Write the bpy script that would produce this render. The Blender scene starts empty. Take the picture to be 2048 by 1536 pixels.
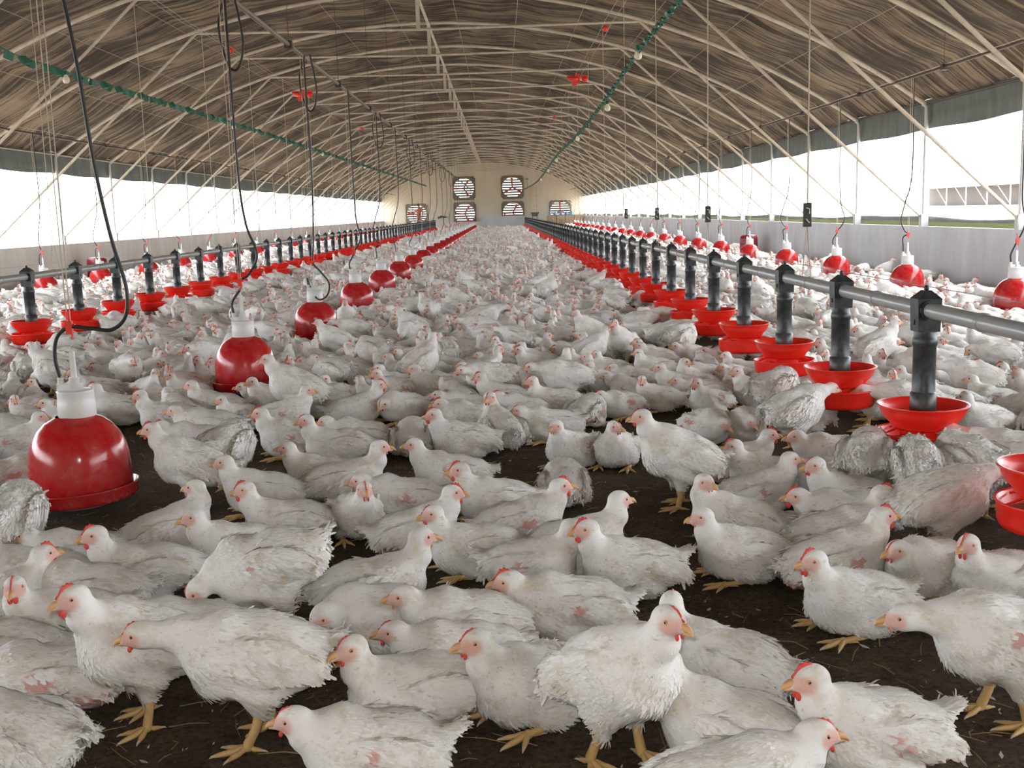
import bpy, math, random
import numpy as np
from mathutils import Vector, Matrix

# ---------------------------------------------------------------- camera, light, exposure
scene = bpy.context.scene
COL = scene.collection
CAM_Z = 1.0894
cam_data = bpy.data.cameras.new('camera')
cam_data.sensor_width = 36.0
cam_data.lens = 2175.24 / 2048 * 36.0
cam_data.clip_start = 0.05
cam_data.clip_end = 600
cam = bpy.data.objects.new('camera', cam_data)
COL.objects.link(cam)
scene.camera = cam
_yaw, _pitch, _roll = 0.0064, 0.1565, 0.029
_f = Vector((math.sin(_yaw) * math.cos(_pitch), math.cos(_yaw) * math.cos(_pitch), -math.sin(_pitch)))
_r = Vector((math.cos(_yaw), -math.sin(_yaw), 0))
_u = _r.cross(_f)
_r2 = _r * math.cos(_roll) - _u * math.sin(_roll)
_u2 = _u * math.cos(_roll) + _r * math.sin(_roll)
cam.matrix_world = Matrix(((_r2.x, _u2.x, -_f.x, 0), (_r2.y, _u2.y, -_f.y, 0), (_r2.z, _u2.z, -_f.z, CAM_Z), (0, 0, 0, 1)))

world = bpy.data.worlds.new('daylight')
scene.world = world
world.use_nodes = True
_bg = world.node_tree.nodes['Background']
_bg.inputs[0].default_value = (0.93, 0.96, 1.0, 1)
_bg.inputs[1].default_value = 10.0

def add_light(name, kind, loc, energy, rot=(0, 0, 0), color=(1, 1, 1), **kw):
    l = bpy.data.lights.new(name, kind)
    l.energy = energy
    l.color = color
    for k, v in kw.items():
        setattr(l, k, v)
    o = bpy.data.objects.new(name, l)
    o.location = loc
    o.rotation_euler = rot
    COL.objects.link(o)
    return o

# high sun running along the shed, it lights the sand outside only
add_light('sun', 'SUN', (0, 0, 30), 12.0, rot=(math.radians(-28), 0, 0), color=(1.0, 0.95, 0.86), angle=0.01)
# the camera's own flash, a small lamp above the lens
add_light('camera_flash', 'POINT', (-0.03, -0.03, CAM_Z + 0.06), 60.0, color=(1.0, 0.97, 0.93), shadow_soft_size=0.02)

scene.view_settings.view_transform = 'Standard'
scene.view_settings.look = 'None'
scene.view_settings.exposure = 0.0
scene.view_settings.gamma = 1.0
scene.view_settings.use_curve_mapping = False
scene.cycles.max_bounces = 8
scene.cycles.diffuse_bounces = 5

# ---------------------------------------------------------------- dimensions of the shed
XL, XR, XC = -7.743, 5.476, -1.134
HALF = XR - XC
EAVE, RISE = 2.33, 2.06
ARC_R = (HALF ** 2 + RISE ** 2) / (2 * RISE)
WALL_Z = 0.754
CURT_Z = 1.985
Y0, Y1 = -3.2, 73.4
HOOP0, HSP = 0.888, 2.6574

def arc_z(x):
    return EAVE + RISE - ARC_R + math.sqrt(max(ARC_R ** 2 - (x - XC) ** 2, 0))

# ---------------------------------------------------------------- helpers
def mat(name, base, rough=0.6, metal=0.0, spec=0.5, **kw):
    m = bpy.data.materials.new(name)
    m.use_nodes = True
    b = m.node_tree.nodes['Principled BSDF']
    b.inputs['Base Color'].default_value = (*base, 1)
    b.inputs['Roughness'].default_value = rough
    b.inputs['Metallic'].default_value = metal
    b.inputs['Specular IOR Level'].default_value = spec
    for k, v in kw.items():
        b.inputs[k.replace('_', ' ')].default_value = v
    return m

class NB:
    """small node builder on one material"""
    def __init__(self, m):
        self.t = m.node_tree
        self.b = self.t.nodes['Principled BSDF']
    def n(self, kind, ins=None, **props):
        x = self.t.nodes.new(kind)
        for k, v in props.items():
            setattr(x, k, v)
        for k, v in (ins or {}).items():
            if isinstance(v, bpy.types.NodeSocket):
                self.t.links.new(v, x.inputs[k])
            else:
                x.inputs[k].default_value = v
        return x
    def noise(self, vec, scale, detail=3, rough=0.55, dist=0.0):
        return self.n('ShaderNodeTexNoise', {'Vector': vec, 'Scale': scale, 'Detail': detail, 'Roughness': rough, 'Distortion': dist}).outputs[0]
    def ramp(self, fac, stops):
        r = self.n('ShaderNodeValToRGB', {'Fac': fac})
        e = r.color_ramp.elements
        while len(e) < len(stops):
            e.new(0.5)
        for q, (p, c) in zip(e, stops):
            q.position = p
            q.color = (*c, 1) if len(c) == 3 else c
        return r.outputs[0]
    def mix(self, fac, a, b, mode='MIX'):
        x = self.t.nodes.new('ShaderNodeMix')
        x.data_type = 'RGBA'
        x.blend_type = mode
        for s, v in ((0, fac), (6, a), (7, b)):
            if isinstance(v, bpy.types.NodeSocket):
                self.t.links.new(v, x.inputs[s])
            else:
                x.inputs[s].default_value = v if s == 0 else (*v, 1)
        return x.outputs[2]
    def math(self, op, a, b=0.0, clamp=False):
        x = self.t.nodes.new('ShaderNodeMath')
        x.operation = op
        x.use_clamp = clamp
        for i, v in enumerate((a, b)):
            if isinstance(v, bpy.types.NodeSocket):
                self.t.links.new(v, x.inputs[i])
            else:
                x.inputs[i].default_value = v
        return x.outputs[0]
    def mapping(self, vec, scale=(1, 1, 1), loc=(0, 0, 0)):
        return self.n('ShaderNodeMapping', {'Vector': vec, 'Scale': scale, 'Location': loc}).outputs[0]
    def coord(self, which='Object'):
        return self.n('ShaderNodeTexCoord').outputs[which]
    def bump(self, h, strength=0.5, dist=0.01):
        x = self.n('ShaderNodeBump', {'Height': h, 'Strength': strength, 'Distance': dist})
        self.t.links.new(x.outputs[0], self.b.inputs['Normal'])
    def base(self, sock):
        self.t.links.new(sock, self.b.inputs['Base Color'])
    def rough(self, sock):
        self.t.links.new(sock, self.b.inputs['Roughness'])

def prop(o, label=None, cat=None, group=None, kind=None):
    if label: o['label'] = label
    if cat: o['category'] = cat
    if group: o['group'] = group
    if kind: o['kind'] = kind
    return o

def empty(name, loc=(0, 0, 0), rz=0.0, **kw):
    o = bpy.data.objects.new(name, None)
    o.empty_display_size = 0.1
    o.location = loc
    o.rotation_euler = (0, 0, rz)
    COL.objects.link(o)
    return prop(o, **kw)

class MA:
    """collects shapes and links them as one mesh object"""
    def __init__(s):
        s.v, s.f, s.m, s.sm = [], [], [], []
    def add(s, v, f, m=0, smooth=True):
        k = len(s.v)
        s.v += [tuple(map(float, p)) for p in v]
        s.f += [tuple(i + k for i in q) for q in f]
        s.m += [m] * len(f)
        s.sm += [smooth] * len(f)
        return s
    def box(s, lo, hi, m=0):
        x0, y0, z0 = lo; x1, y1, z1 = hi
        v = [(x0, y0, z0), (x1, y0, z0), (x1, y1, z0), (x0, y1, z0), (x0, y0, z1), (x1, y0, z1), (x1, y1, z1), (x0, y1, z1)]
        return s.add(v, [(0, 3, 2, 1), (4, 5, 6, 7), (0, 1, 5, 4), (1, 2, 6, 5), (2, 3, 7, 6), (3, 0, 4, 7)], m, False)
    def tube(s, pts, r, n=8, m=0, cap=True, squash=1.0):
        P = [Vector(p) for p in pts]
        R = r if hasattr(r, '__len__') else [r] * len(P)
        v, f = [], []
        up = None
        for i, p in enumerate(P):
            t = (P[min(i + 1, len(P) - 1)] - P[max(i - 1, 0)]).normalized()
            if up is None:
                up = Vector((0, 0, 1)) if abs(t.z) < 0.9 else Vector((1, 0, 0))
            a = (up - t * up.dot(t))
            a = a.normalized() if a.length > 1e-6 else t.orthogonal().normalized()
            up = a
            b = t.cross(a)
            for k in range(n):
                q = 2 * math.pi * k / n
                v.append(p + a * math.cos(q) * R[i] * squash + b * math.sin(q) * R[i])
        for i in range(len(P) - 1):
            for k in range(n):
                f.append((i * n + k, i * n + (k + 1) % n, (i + 1) * n + (k + 1) % n, (i + 1) * n + k))
        s.add(v, f, m)
        if cap:
            e = len(P) - 1
            s.add(v[:n], [tuple(range(n))[::-1]], m, False)
            s.add(v[e * n:], [tuple(range(n))], m, False)
        return s
    def lathe(s, prof, c=(0, 0, 0), n=24, m=0):
        v, f = [], []
        for r, z in prof:
            for k in range(n):
                q = 2 * math.pi * k / n
                v.append((c[0] + r * math.cos(q), c[1] + r * math.sin(q), c[2] + z))
        for i in range(len(prof) - 1):
            for k in range(n):
                f.append((i * n + k, i * n + (k + 1) % n, (i + 1) * n + (k + 1) % n, (i + 1) * n + k))
        return s.add(v, f, m)
    def ball(s, c, r, n=10, m=0):
        r = r if hasattr(r, '__len__') else (r, r, r)
        prof = [(max(math.sin(math.pi * i / (n // 2 + 1)), 1e-4), -math.cos(math.pi * i / (n // 2 + 1))) for i in range(n // 2 + 2)]
        v, f = [], []
        for a, z in prof:
            for k in range(n):
                q = 2 * math.pi * k / n
                v.append((c[0] + a * math.cos(q) * r[0], c[1] + a * math.sin(q) * r[1], c[2] + z * r[2]))
        for i in range(len(prof) - 1):
            for k in range(n):
                f.append((i * n + k, i * n + (k + 1) % n, (i + 1) * n + (k + 1) % n, (i + 1) * n + k))
        return s.add(v, f, m)
    def mesh(s, name, mats):
        me = bpy.data.meshes.new(name)
        me.from_pydata(s.v, [], s.f)
        for x in (mats if isinstance(mats, (list, tuple)) else [mats]):
            me.materials.append(x)
        me.polygons.foreach_set('material_index', s.m)
        me.polygons.foreach_set('use_smooth', s.sm)
        me.update()
        return me
    def build(s, name, mats, parent=None, **kw):
        return link(name, s.mesh(name, mats), parent, **kw)

def link(name, me, parent=None, loc=None, **kw):
    o = bpy.data.objects.new(name, me)
    if parent is not None:
        o.parent = parent
    if loc is not None:
        o.location = loc
    COL.objects.link(o)
    return prop(o, **kw)

def dup(root, loc, rz=0.0, scale=None, **kw):
    r = root.copy()
    COL.objects.link(r)
    r.location = loc
    r.rotation_euler = (0, 0, rz)
    if scale: r.scale = (scale, scale, scale)
    for ch in list(root.children):
        c = ch.copy()
        COL.objects.link(c)
        c.parent = r
        for g in list(ch.children):
            d = g.copy()
            COL.objects.link(d)
            d.parent = c
    return prop(r, **kw)

ONES = 'first second third fourth fifth sixth seventh eighth ninth tenth eleventh twelfth thirteenth fourteenth fifteenth sixteenth seventeenth eighteenth nineteenth'.split()
def ordinal(n):
    if n <= 19: return ONES[n - 1]
    t = {2: ('twentieth', 'twenty'), 3: ('thirtieth', 'thirty'), 4: ('fortieth', 'forty'), 5: ('fiftieth', 'fifty'), 6: ('sixtieth', 'sixty'), 7: ('seventieth', 'seventy')}[n // 10]
    return t[0] if n % 10 == 0 else t[1] + '-' + ONES[n % 10 - 1]

# ---------------------------------------------------------------- materials
def feather_material():
    m = mat('white_feathers', (0.8, 0.78, 0.74), 0.85, spec=0.15)
    b = NB(m)
    co = b.coord('Object')
    rnd = b.n('ShaderNodeObjectInfo').outputs['Random']
    off = b.n('ShaderNodeVectorMath', {0: co, 1: b.n('ShaderNodeCombineXYZ', {0: b.math('MULTIPLY', rnd, 37.0), 1: b.math('MULTIPLY', rnd, 11.0)}).outputs[0]}, operation='ADD').outputs[0]
    at = b.n('ShaderNodeAttribute', attribute_name='tint')
    sep = b.n('ShaderNodeSeparateColor', {0: at.outputs['Color']})
    n1 = b.noise(off, 16, 4, 0.6, 0.4)
    stain = b.ramp(n1, [(0.50, (0, 0, 0)), (0.74, (1, 1, 1))])
    c = b.mix(b.math('MULTIPLY', stain, 0.75), (0.87, 0.86, 0.84), (0.62, 0.53, 0.38))
    n2 = b.noise(b.mapping(off, (1, 1, 2.2)), 34, 3, 0.6)
    dirt = b.ramp(n2, [(0.62, (0, 0, 0)), (0.74, (1, 1, 1))])
    c = b.mix(b.math('MULTIPLY', dirt, 0.5), c, (0.36, 0.28, 0.2))
    low = b.math('MULTIPLY', sep.outputs[2], b.ramp(b.noise(off, 28, 3, 0.7), [(0.35, (0, 0, 0)), (0.65, (1, 1, 1))]))
    c = b.mix(b.math('MULTIPLY', low, 0.65), c, (0.45, 0.36, 0.24))
    n3 = b.noise(off, 19, 3, 0.6)
    thr = b.math('ADD', b.math('MULTIPLY', sep.outputs[0], 0.75), b.math('ADD', n3, b.math('MULTIPLY', rnd, 0.08)))
    bare = b.ramp(thr, [(0.80, (0, 0, 0)), (0.98, (1, 1, 1))])
    c = b.mix(b.math('MULTIPLY', bare, 0.8), c, (0.66, 0.30, 0.26))
    fc = b.mix(b.noise(off, 60, 2), (0.82, 0.50, 0.41), (0.74, 0.30, 0.24))
    c = b.mix(sep.outputs[1], c, fc)
    b.base(c)
    b.bump(b.noise(b.mapping(co, (0.45, 1.6, 1.4)), 150, 4, 0.65), 0.40, 0.005)
    return m

M = {}
M['feather'] = feather_material()
M['beak'] = mat('yellow_beak', (0.72, 0.42, 0.20), 0.45)
M['comb'] = mat('red_comb', (0.70, 0.08, 0.055), 0.5, Subsurface_Weight=0.0)
M['pale_comb'] = mat('pale_comb', (0.75, 0.25, 0.15), 0.55)
M['leg'] = mat('yellow_leg', (0.72, 0.47, 0.17), 0.55)
_b = NB(M['leg'])
_c = _b.coord('Object')
_b.base(_b.mix(_b.noise(_c, 90, 3), (0.78, 0.56, 0.24), (0.52, 0.30, 0.12)))
_b.bump(_b.noise(_b.mapping(_c, (1, 1, 3)), 200, 2), 0.4, 0.002)
M['claw'] = mat('horn_claw', (0.62, 0.5, 0.36), 0.4)
M['pupil'] = mat('dark_pupil', (0.015, 0.01, 0.01), 0.08)
M['iris'] = mat('amber_iris', (0.55, 0.30, 0.14), 0.25)
M['red_plastic'] = mat('glossy_dark_red_plastic', (0.50, 0.012, 0.016), 0.16)
_b = NB(M['red_plastic'])
_c = _b.coord('Object')
_d = _b.ramp(_b.noise(_c, 9, 5, 0.7), [(0.42, (0, 0, 0)), (0.72, (1, 1, 1))])
_b.base(_b.mix(_b.math('MULTIPLY', _d, 0.30), (0.50, 0.012, 0.016), (0.60, 0.20, 0.16)))
_b.rough(_b.math('ADD', _b.math('MULTIPLY', _d, 0.22), 0.13))
M['pan_red'] = mat('bright_red_pan_plastic', (0.85, 0.022, 0.012), 0.32)
_b = NB(M['pan_red'])
_c = _b.coord('Object')
_b.base(_b.mix(_b.math('MULTIPLY', _b.ramp(_b.noise(_c, 22, 4, 0.7), [(0.5, (0, 0, 0)), (0.8, (1, 1, 1))]), 0.25), (0.85, 0.022, 0.012), (0.6, 0.2, 0.12)))
M['feed'] = mat('brown_feed', (0.30, 0.19, 0.11), 0.95)
M['white_plastic'] = mat('white_plastic', (0.78, 0.78, 0.76), 0.35)
M['clear_white'] = mat('grey_white_ballast', (0.60, 0.64, 0.68), 0.25)
M['black_plastic'] = mat('charcoal_plastic', (0.028, 0.032, 0.034), 0.38)
_b = NB(M['black_plastic'])
_c = _b.coord('Object')
_b.base(_b.mix(_b.ramp(_b.noise(_c, 14, 5, 0.7), [(0.45, (0, 0, 0)), (0.8, (1, 1, 1))]), (0.022, 0.026, 0.028), (0.10, 0.105, 0.10)))
M['hose'] = mat('black_rubber_hose', (0.02, 0.022, 0.024), 0.45)
M['rope'] = mat('pale_cord', (0.55, 0.48, 0.38), 0.8)
M['red_clip'] = mat('red_clip', (0.8, 0.05, 0.03), 0.4)
M['steel'] = mat('galvanised_pipe', (0.40, 0.41, 0.40), 0.35, metal=0.15)
_b = NB(M['steel'])
_c = _b.coord('Object')
_b.base(_b.mix(_b.noise(_b.mapping(_c, (4, 0.6, 4)), 6, 5, 0.7), (0.42, 0.43, 0.42), (0.27, 0.27, 0.25)))
M['frame'] = mat('dusty_white_steel', (0.50, 0.44, 0.35), 0.7)
_b = NB(M['frame'])
_c = _b.coord('Object')
_b.base(_b.mix(_b.ramp(_b.noise(_c, 5, 5, 0.7), [(0.35, (0, 0, 0)), (0.7, (1, 1, 1))]), (0.66, 0.60, 0.50), (0.44, 0.38, 0.30)))
M['post'] = mat('pale_galvanised_post', (0.50, 0.51, 0.52), 0.5, metal=0.3)
M['rust_pipe'] = mat('dark_brown_pipe', (0.10, 0.07, 0.055), 0.6)
M['green'] = mat('green_cable_wrap', (0.02, 0.14, 0.10), 0.5)
M['bulb'] = mat('milky_bulb', (0.85, 0.80, 0.68), 0.25)
M['wire'] = mat('thin_wire', (0.40, 0.35, 0.28), 0.5)
M['fan_red'] = mat('red_brown_blade', (0.45, 0.10, 0.06), 0.6)
M['fan_frame'] = mat('dark_galvanised_fan_frame', (0.16, 0.13, 0.09), 0.6)
M['shutter'] = mat('pale_shutter', (0.085, 0.08, 0.07), 0.6)
M['dark'] = mat('dark_steel', (0.05, 0.045, 0.04), 0.6)
M['bamboo'] = mat('pale_wood', (0.50, 0.36, 0.22), 0.7)

def wall_mat(name, a, c2, sc=3.0, streak=True):
    m = mat(name, a, 0.9)
    b = NB(m)
    co = b.coord('Object')
    f = b.ramp(b.noise(b.mapping(co, (1, 1, 0.35 if streak else 1)), sc, 6, 0.65), [(0.35, (0, 0, 0)), (0.7, (1, 1, 1))])
    b.base(b.mix(f, a, c2))
    b.bump(b.noise(co, 60, 4), 0.3, 0.004)
    return m
M['wall_right'] = wall_mat('whitewashed_plaster', (0.62, 0.63, 0.65), (0.50, 0.50, 0.51))
M['wall_left'] = wall_mat('cream_plaster', (0.60, 0.58, 0.53), (0.48, 0.45, 0.40))
M['wall_back'] = wall_mat('buff_plaster', (0.60, 0.53, 0.42), (0.50, 0.44, 0.35), 0.8)
M['partition'] = wall_mat('grey_sheet', (0.50, 0.50, 0.50), (0.40, 0.40, 0.40), 1.2)
M['curtain'] = wall_mat('grey_green_curtain', (0.19, 0.215, 0.205), (0.13, 0.15, 0.14), 7)
M['flap'] = wall_mat('grey_rolled_sheet', (0.16, 0.17, 0.16), (0.24, 0.24, 0.21), 3)
M['net'] = mat('yellow_green_netting', (0.30, 0.33, 0.13), 0.8)

# ---------------------------------------------------------------- floor, walls, ground outside
def grid_plane(x0, x1, y0, y1, z, m, name, **kw):
    return MA().add([(x0, y0, z), (x1, y0, z), (x1, y1, z), (x0, y1, z)], [(0, 1, 2, 3)], 0, False).build(name, m, **kw)

m = mat('dark_litter', (0.1, 0.07, 0.05), 0.95, spec=0.2)
b = NB(m); co = b.coord('Object')
c = b.mix(b.ramp(b.noise(co, 7, 6, 0.7), [(0.35, (0, 0, 0)), (0.68, (1, 1, 1))]), (0.080, 0.060, 0.040), (0.175, 0.130, 0.086))
c = b.mix(b.ramp(b.noise(co, 60, 5, 0.75), [(0.45, (0, 0, 0)), (0.68, (1, 1, 1))]), c, (0.042, 0.031, 0.021))
c = b.mix(b.ramp(b.noise(co, 170, 3, 0.7), [(0.66, (0, 0, 0)), (0.72, (1, 1, 1))]), c, (0.36, 0.31, 0.25))
c = b.mix(b.ramp(b.noise(b.mapping(co, (1, 4, 1)), 45, 3, 0.8, 1.5), [(0.68, (0, 0, 0)), (0.74, (1, 1, 1))]), c, (0.22, 0.16, 0.09))
b.base(c)
b.bump(b.noise(co, 55, 6, 0.75), 0.9, 0.02)
M['litter'] = m
v, f = [], []
nx, ny = 120, 200
rs = np.random.RandomState(4)
ys = np.concatenate([np.linspace(0.8, 6.5, 120), np.linspace(6.6, Y1, 60)])
ys = np.concatenate([[Y0], ys])
xs = np.linspace(XL, XR, 200)
for y in ys:
    for x in xs:
        v.append((x, y, -0.003 + 0.0022 * math.sin(x * 31 + y * 17) * math.sin(y * 43 - x * 9)))
n = len(xs)
for i in range(len(ys) - 1):
    for j in range(n - 1):
        f.append((i * n + j, i * n + j + 1, (i + 1) * n + j + 1, (i + 1) * n + j))
MA().add(v, f).build('floor', M['litter'], kind='structure')

m = mat('pale_sand', (0.62, 0.55, 0.45), 0.95)
b = NB(m); b.base(b.mix(b.noise(b.coord('Object'), 0.6, 5), (0.66, 0.59, 0.49), (0.54, 0.47, 0.38)))
M['sand'] = m
grid_plane(-150, 190, -80, 260, -0.03, m, 'ground', kind='structure')

def wall_box(name, lo, hi, m):
    return MA().box(lo, hi).build(name, m, kind='structure')
wall_box('wall_right', (XR + 0.02, Y0, -0.02), (XR + 0.20, Y1, WALL_Z), M['wall_right'])
wall_box('wall_left', (XL - 0.20, Y0, -0.02), (XL - 0.02, Y1, WALL_Z), M['wall_left'])
# arched end walls with real openings for the fans
def end_wall(name, y, holes, m):
    a = MA()
    xs = sorted(set([XL - 0.2, XR + 0.2] + [h[0] for h in holes] + [h[1] for h in holes] + list(np.linspace(XL, XR, 25))))
    for x0, x1 in zip(xs[:-1], xs[1:]):
        xm = (x0 + x1) / 2
        hs = sorted([(h[2], h[3]) for h in holes if h[0] < xm < h[1]])
        z = -0.02
        top = lambda x: arc_z(min(max(x, XL), XR)) + 0.075
        for z0, z1 in hs + [(None, None)]:
            za, zb = (z0, z0) if z0 is not None else (top(x0), top(x1))
            v = [(x0, y, z), (x1, y, z), (x1, y, zb), (x0, y, za)]
            v += [(p[0], y + 0.15, p[2]) for p in v]
            a.add(v, [(0, 1, 2, 3), (7, 6, 5, 4), (0, 4, 5, 1), (3, 2, 6, 7), (0, 3, 7, 4), (1, 5, 6, 2)], 0, False)
            z = z1
    return a.build(name, m, kind='structure')
FANS = [(-3.07, -1.62, 2.02, 3.47), (0.14, 1.59, 2.00, 3.45), (-3.07, -1.62, 0.36, 1.80), (0.14, 1.59, 0.34, 1.78), (-6.24, -4.84, 0.48, 1.80), (3.30, 4.72, 0.45, 1.76)]
end_wall('wall_back', 73.3, FANS, M['wall_back'])
end_wall('wall_front', Y0 - 0.15, [], M['wall_back'])

# ---------------------------------------------------------------- roof sheeting
m = mat('tan_roof_sheeting', (0.4, 0.3, 0.2), 0.8, spec=0.2)
b = NB(m)
uv = b.n('ShaderNodeUVMap', uv_map='UVMap').outputs[0]
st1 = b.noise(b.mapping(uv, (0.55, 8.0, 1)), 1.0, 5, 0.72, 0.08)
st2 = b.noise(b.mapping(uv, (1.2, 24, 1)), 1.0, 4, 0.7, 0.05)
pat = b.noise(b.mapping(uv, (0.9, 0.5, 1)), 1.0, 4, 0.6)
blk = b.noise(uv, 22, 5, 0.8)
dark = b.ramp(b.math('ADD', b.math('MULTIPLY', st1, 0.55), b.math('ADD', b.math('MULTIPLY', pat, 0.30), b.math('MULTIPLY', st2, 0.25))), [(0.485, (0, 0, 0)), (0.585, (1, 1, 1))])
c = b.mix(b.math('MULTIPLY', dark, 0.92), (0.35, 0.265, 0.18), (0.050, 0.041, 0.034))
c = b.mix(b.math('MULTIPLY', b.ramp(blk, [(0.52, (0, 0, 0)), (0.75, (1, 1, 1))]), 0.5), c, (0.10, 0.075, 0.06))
b.base(c)
b.bump(b.math('ADD', b.math('MULTIPLY', st1, 1.0), b.math('MULTIPLY', st2, 0.45)), 1.0, 0.11)
M['roof'] = m
NS, NYR = 112, 900
amax = math.asin(HALF / ARC_R)
WIRES = [-amax + 2 * amax * (k + 0.5) / 14 for k in range(14)]
rs = np.random.RandomState(9)
S = np.linspace(-amax, amax, NS)
Yg = np.concatenate([np.linspace(Y0, 30, 640), np.linspace(30.05, Y1 + 0.1, 260)])
sg, yg = np.meshgrid(S, Yg)
wp = (sg + amax) / (2 * amax) * 14 - 0.5
sag = np.abs(np.sin(np.pi * wp)) * 0.060
hp_ = np.abs(np.sin(np.pi * (yg - HOOP0) / HSP))
rip = 0
for k in range(9):
    f1, f2, ph = rs.uniform(5, 26), rs.uniform(-3, 3), rs.uniform(0, 6.28)
    rip = rip + np.sin(yg * f1 + sg * ARC_R * f2 * 0.35 + ph + 1.5 * np.sin(sg * ARC_R * rs.uniform(0.5, 2) + yg * 0.7)) / (f1 ** 0.55)
rip = rip * 0.022
r = ARC_R + 0.045 - (sag * (0.5 + 0.5 * hp_) + rip * (0.35 + 0.65 * hp_)) + 0.02
vx = XC + r * np.sin(sg)
vz = EAVE + RISE - ARC_R + r * np.cos(sg)
v = np.stack([vx, yg, vz], -1).reshape(-1, 3)
i0 = (np.arange(len(Yg) - 1)[:, None] * NS + np.arange(NS - 1)[None]).ravel()
q = np.stack([i0, i0 + NS, i0 + NS + 1, i0 + 1], 1)
me = bpy.data.meshes.new('ceiling')
me.from_pydata(v.tolist(), [], q.tolist())
uvl = me.uv_layers.new(name='UVMap')
uvc = np.stack([(sg * ARC_R).ravel(), yg.ravel()], 1)[q.ravel()]
uvl.data.foreach_set('uv', uvc.astype(np.float32).ravel())
me.materials.append(M['roof'])
me.polygons.foreach_set('use_smooth', [True] * len(q))
link('ceiling', me, kind='structure')
# outer skin, keeps the daylight out
a = MA()
S0 = np.linspace(-amax * 1.03, amax * 1.03, 40)
vv = [(XC + (ARC_R + 0.10) * math.sin(s), y, EAVE + RISE - ARC_R + (ARC_R + 0.10) * math.cos(s)) for y in (Y0 - 0.2, Y1 + 0.3) for s in S0]
k = len(S0)
a.add(vv, [(i, i + 1, k + i + 1, k + i) for i in range(k - 1)])
a.build('roof', mat('outer_sheet', (0.6, 0.6, 0.58), 0.6), kind='structure')

# thin longitudinal wires that carry the sheeting
a = MA()
for s_ in WIRES:
    rr = ARC_R - 0.012
    a.tube([(XC + rr * math.sin(s_), y, EAVE + RISE - ARC_R + rr * math.cos(s_)) for y in (Y0, Y1 - 0.2)], 0.0045, 4)
a.build('trim_1', M['wire'], kind='structure')
a = MA()
a.tube([(XC, Y0, EAVE + RISE - 0.075), (XC, Y1 - 0.2, EAVE + RISE - 0.075)], 0.024, 8)
a.build('trim_2', M['frame'], kind='structure')

# hoops: arch, posts, diagonal braces, tie and king post
AR = ARC_R - 0.035
def arch_pt(x, r=AR):
    s_ = math.asin((x - XC) / r) if abs(x - XC) < r else 0
    return (x, 0, EAVE + RISE - ARC_R + r * math.cos(s_))
TIE = 3.30
def hoop_meshes():
    out = {}
    xs = np.linspace(-amax, amax, 41)
    P = [(XC + AR * math.sin(s_), 0, EAVE + RISE - ARC_R + AR * math.cos(s_)) for s_ in xs]
    a = MA(); a.tube(P, 0.030, 8); out['arch'] = a.mesh('arch', M['frame'])
    for sg_, nm in ((1, 'b'), (-1, 'a')):
        e = P[-1] if sg_ > 0 else P[0]
        x = e[0] + 0.02 * sg_
        a = MA(); a.tube([(e[0] - 0.03 * sg_, 0, e[2] + 0.004), (x - 0.005 * sg_, 0, e[2] - 0.03), (x, 0, e[2] - 0.09), (x, 0, WALL_Z - 0.005)], 0.028, 8)
        out['post' + nm] = a.mesh('post', M['post'])
        t = arch_pt(XC + TIE * sg_)
        a = MA(); a.tube([(x - 0.03 * sg_, 0, WALL_Z + 0.13), (t[0], 0, t[2] - 0.03)], 0.021, 8)
        out['brace' + nm] = a.mesh('brace', M['frame'])
        a = MA().box((x - 0.045, -0.045, WALL_Z), (x + 0.045, 0.045, WALL_Z + 0.16))
        out['footing' + nm] = a.mesh('footing', M['post'])
    z = arch_pt(XC + TIE)[2] - 0.03
    a = MA(); a.tube([(XC - TIE, 0, z), (XC, 0, z - 0.03), (XC + TIE, 0, z)], 0.020, 8); out['tie'] = a.mesh('tie', M['frame'])
    a = MA(); a.box((XC - 0.03, -0.015, z - 0.04), (XC + 0.03, 0.015, EAVE + RISE - 0.05)); out['king_post'] = a.mesh('king_post', M['frame'])
    return out
HM = hoop_meshes()
k = 3
y = HOOP0 - HSP
HOOPS = []
while y < Y1 - 0.5:
    r0 = empty('trim_%d' % k, (0, y, 0), kind='structure')
    for nm, me in HM.items():
        link(nm if not nm[-1] in 'ab' or nm == 'tie' else nm[:-1], me, r0)
    HOOPS.append(y)
    y += HSP; k += 1

# rolled down curtains under the eaves, rolled sheet on the right wall
def curtain(x, sg_, label):
    a = MA()
    ys = np.linspace(Y0, Y1, 300)
    v = []
    for y in ys:
        w = 0.012 * math.sin(y * 3.1) + 0.006 * math.sin(y * 9.7)
        sagz = 0.012 * math.cos(2 * math.pi * (y - HOOP0) / HSP)
        v += [(x + sg_ * 0.05, y, EAVE + 0.03), (x + sg_ * (0.055 + w), y, 2.15), (x + sg_ * (0.05 + w * 0.5), y, CURT_Z + sagz), (x + sg_ * (0.075 + w * 0.5), y, CURT_Z + sagz), (x + sg_ * (0.085), y, EAVE + 0.03)]
    f = []
    for i in range(len(ys) - 1):
        for j in range(4):
            f.append((i * 5 + j, i * 5 + j + 1, i * 5 + 6 + j, i * 5 + 5 + j))
    a.add(v, f)
    o = a.build('side_curtain', M['curtain'], label=label, cat='curtain')
    e = MA(); e.tube([(x - sg_ * 0.005, Y0, EAVE - 0.02), (x - sg_ * 0.005, Y1, EAVE - 0.02)], 0.012, 6)
    e.build('eave_cord', M['rope'] if sg_ < 0 else M['rust_pipe'], o)
curtain(XR, 1, 'long grey-green curtain rolled up under the right eave')
curtain(XL, -1, 'long grey-green curtain rolled up under the left eave')
a = MA()
ys = np.linspace(2, Y1, 260)
v = []
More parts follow.
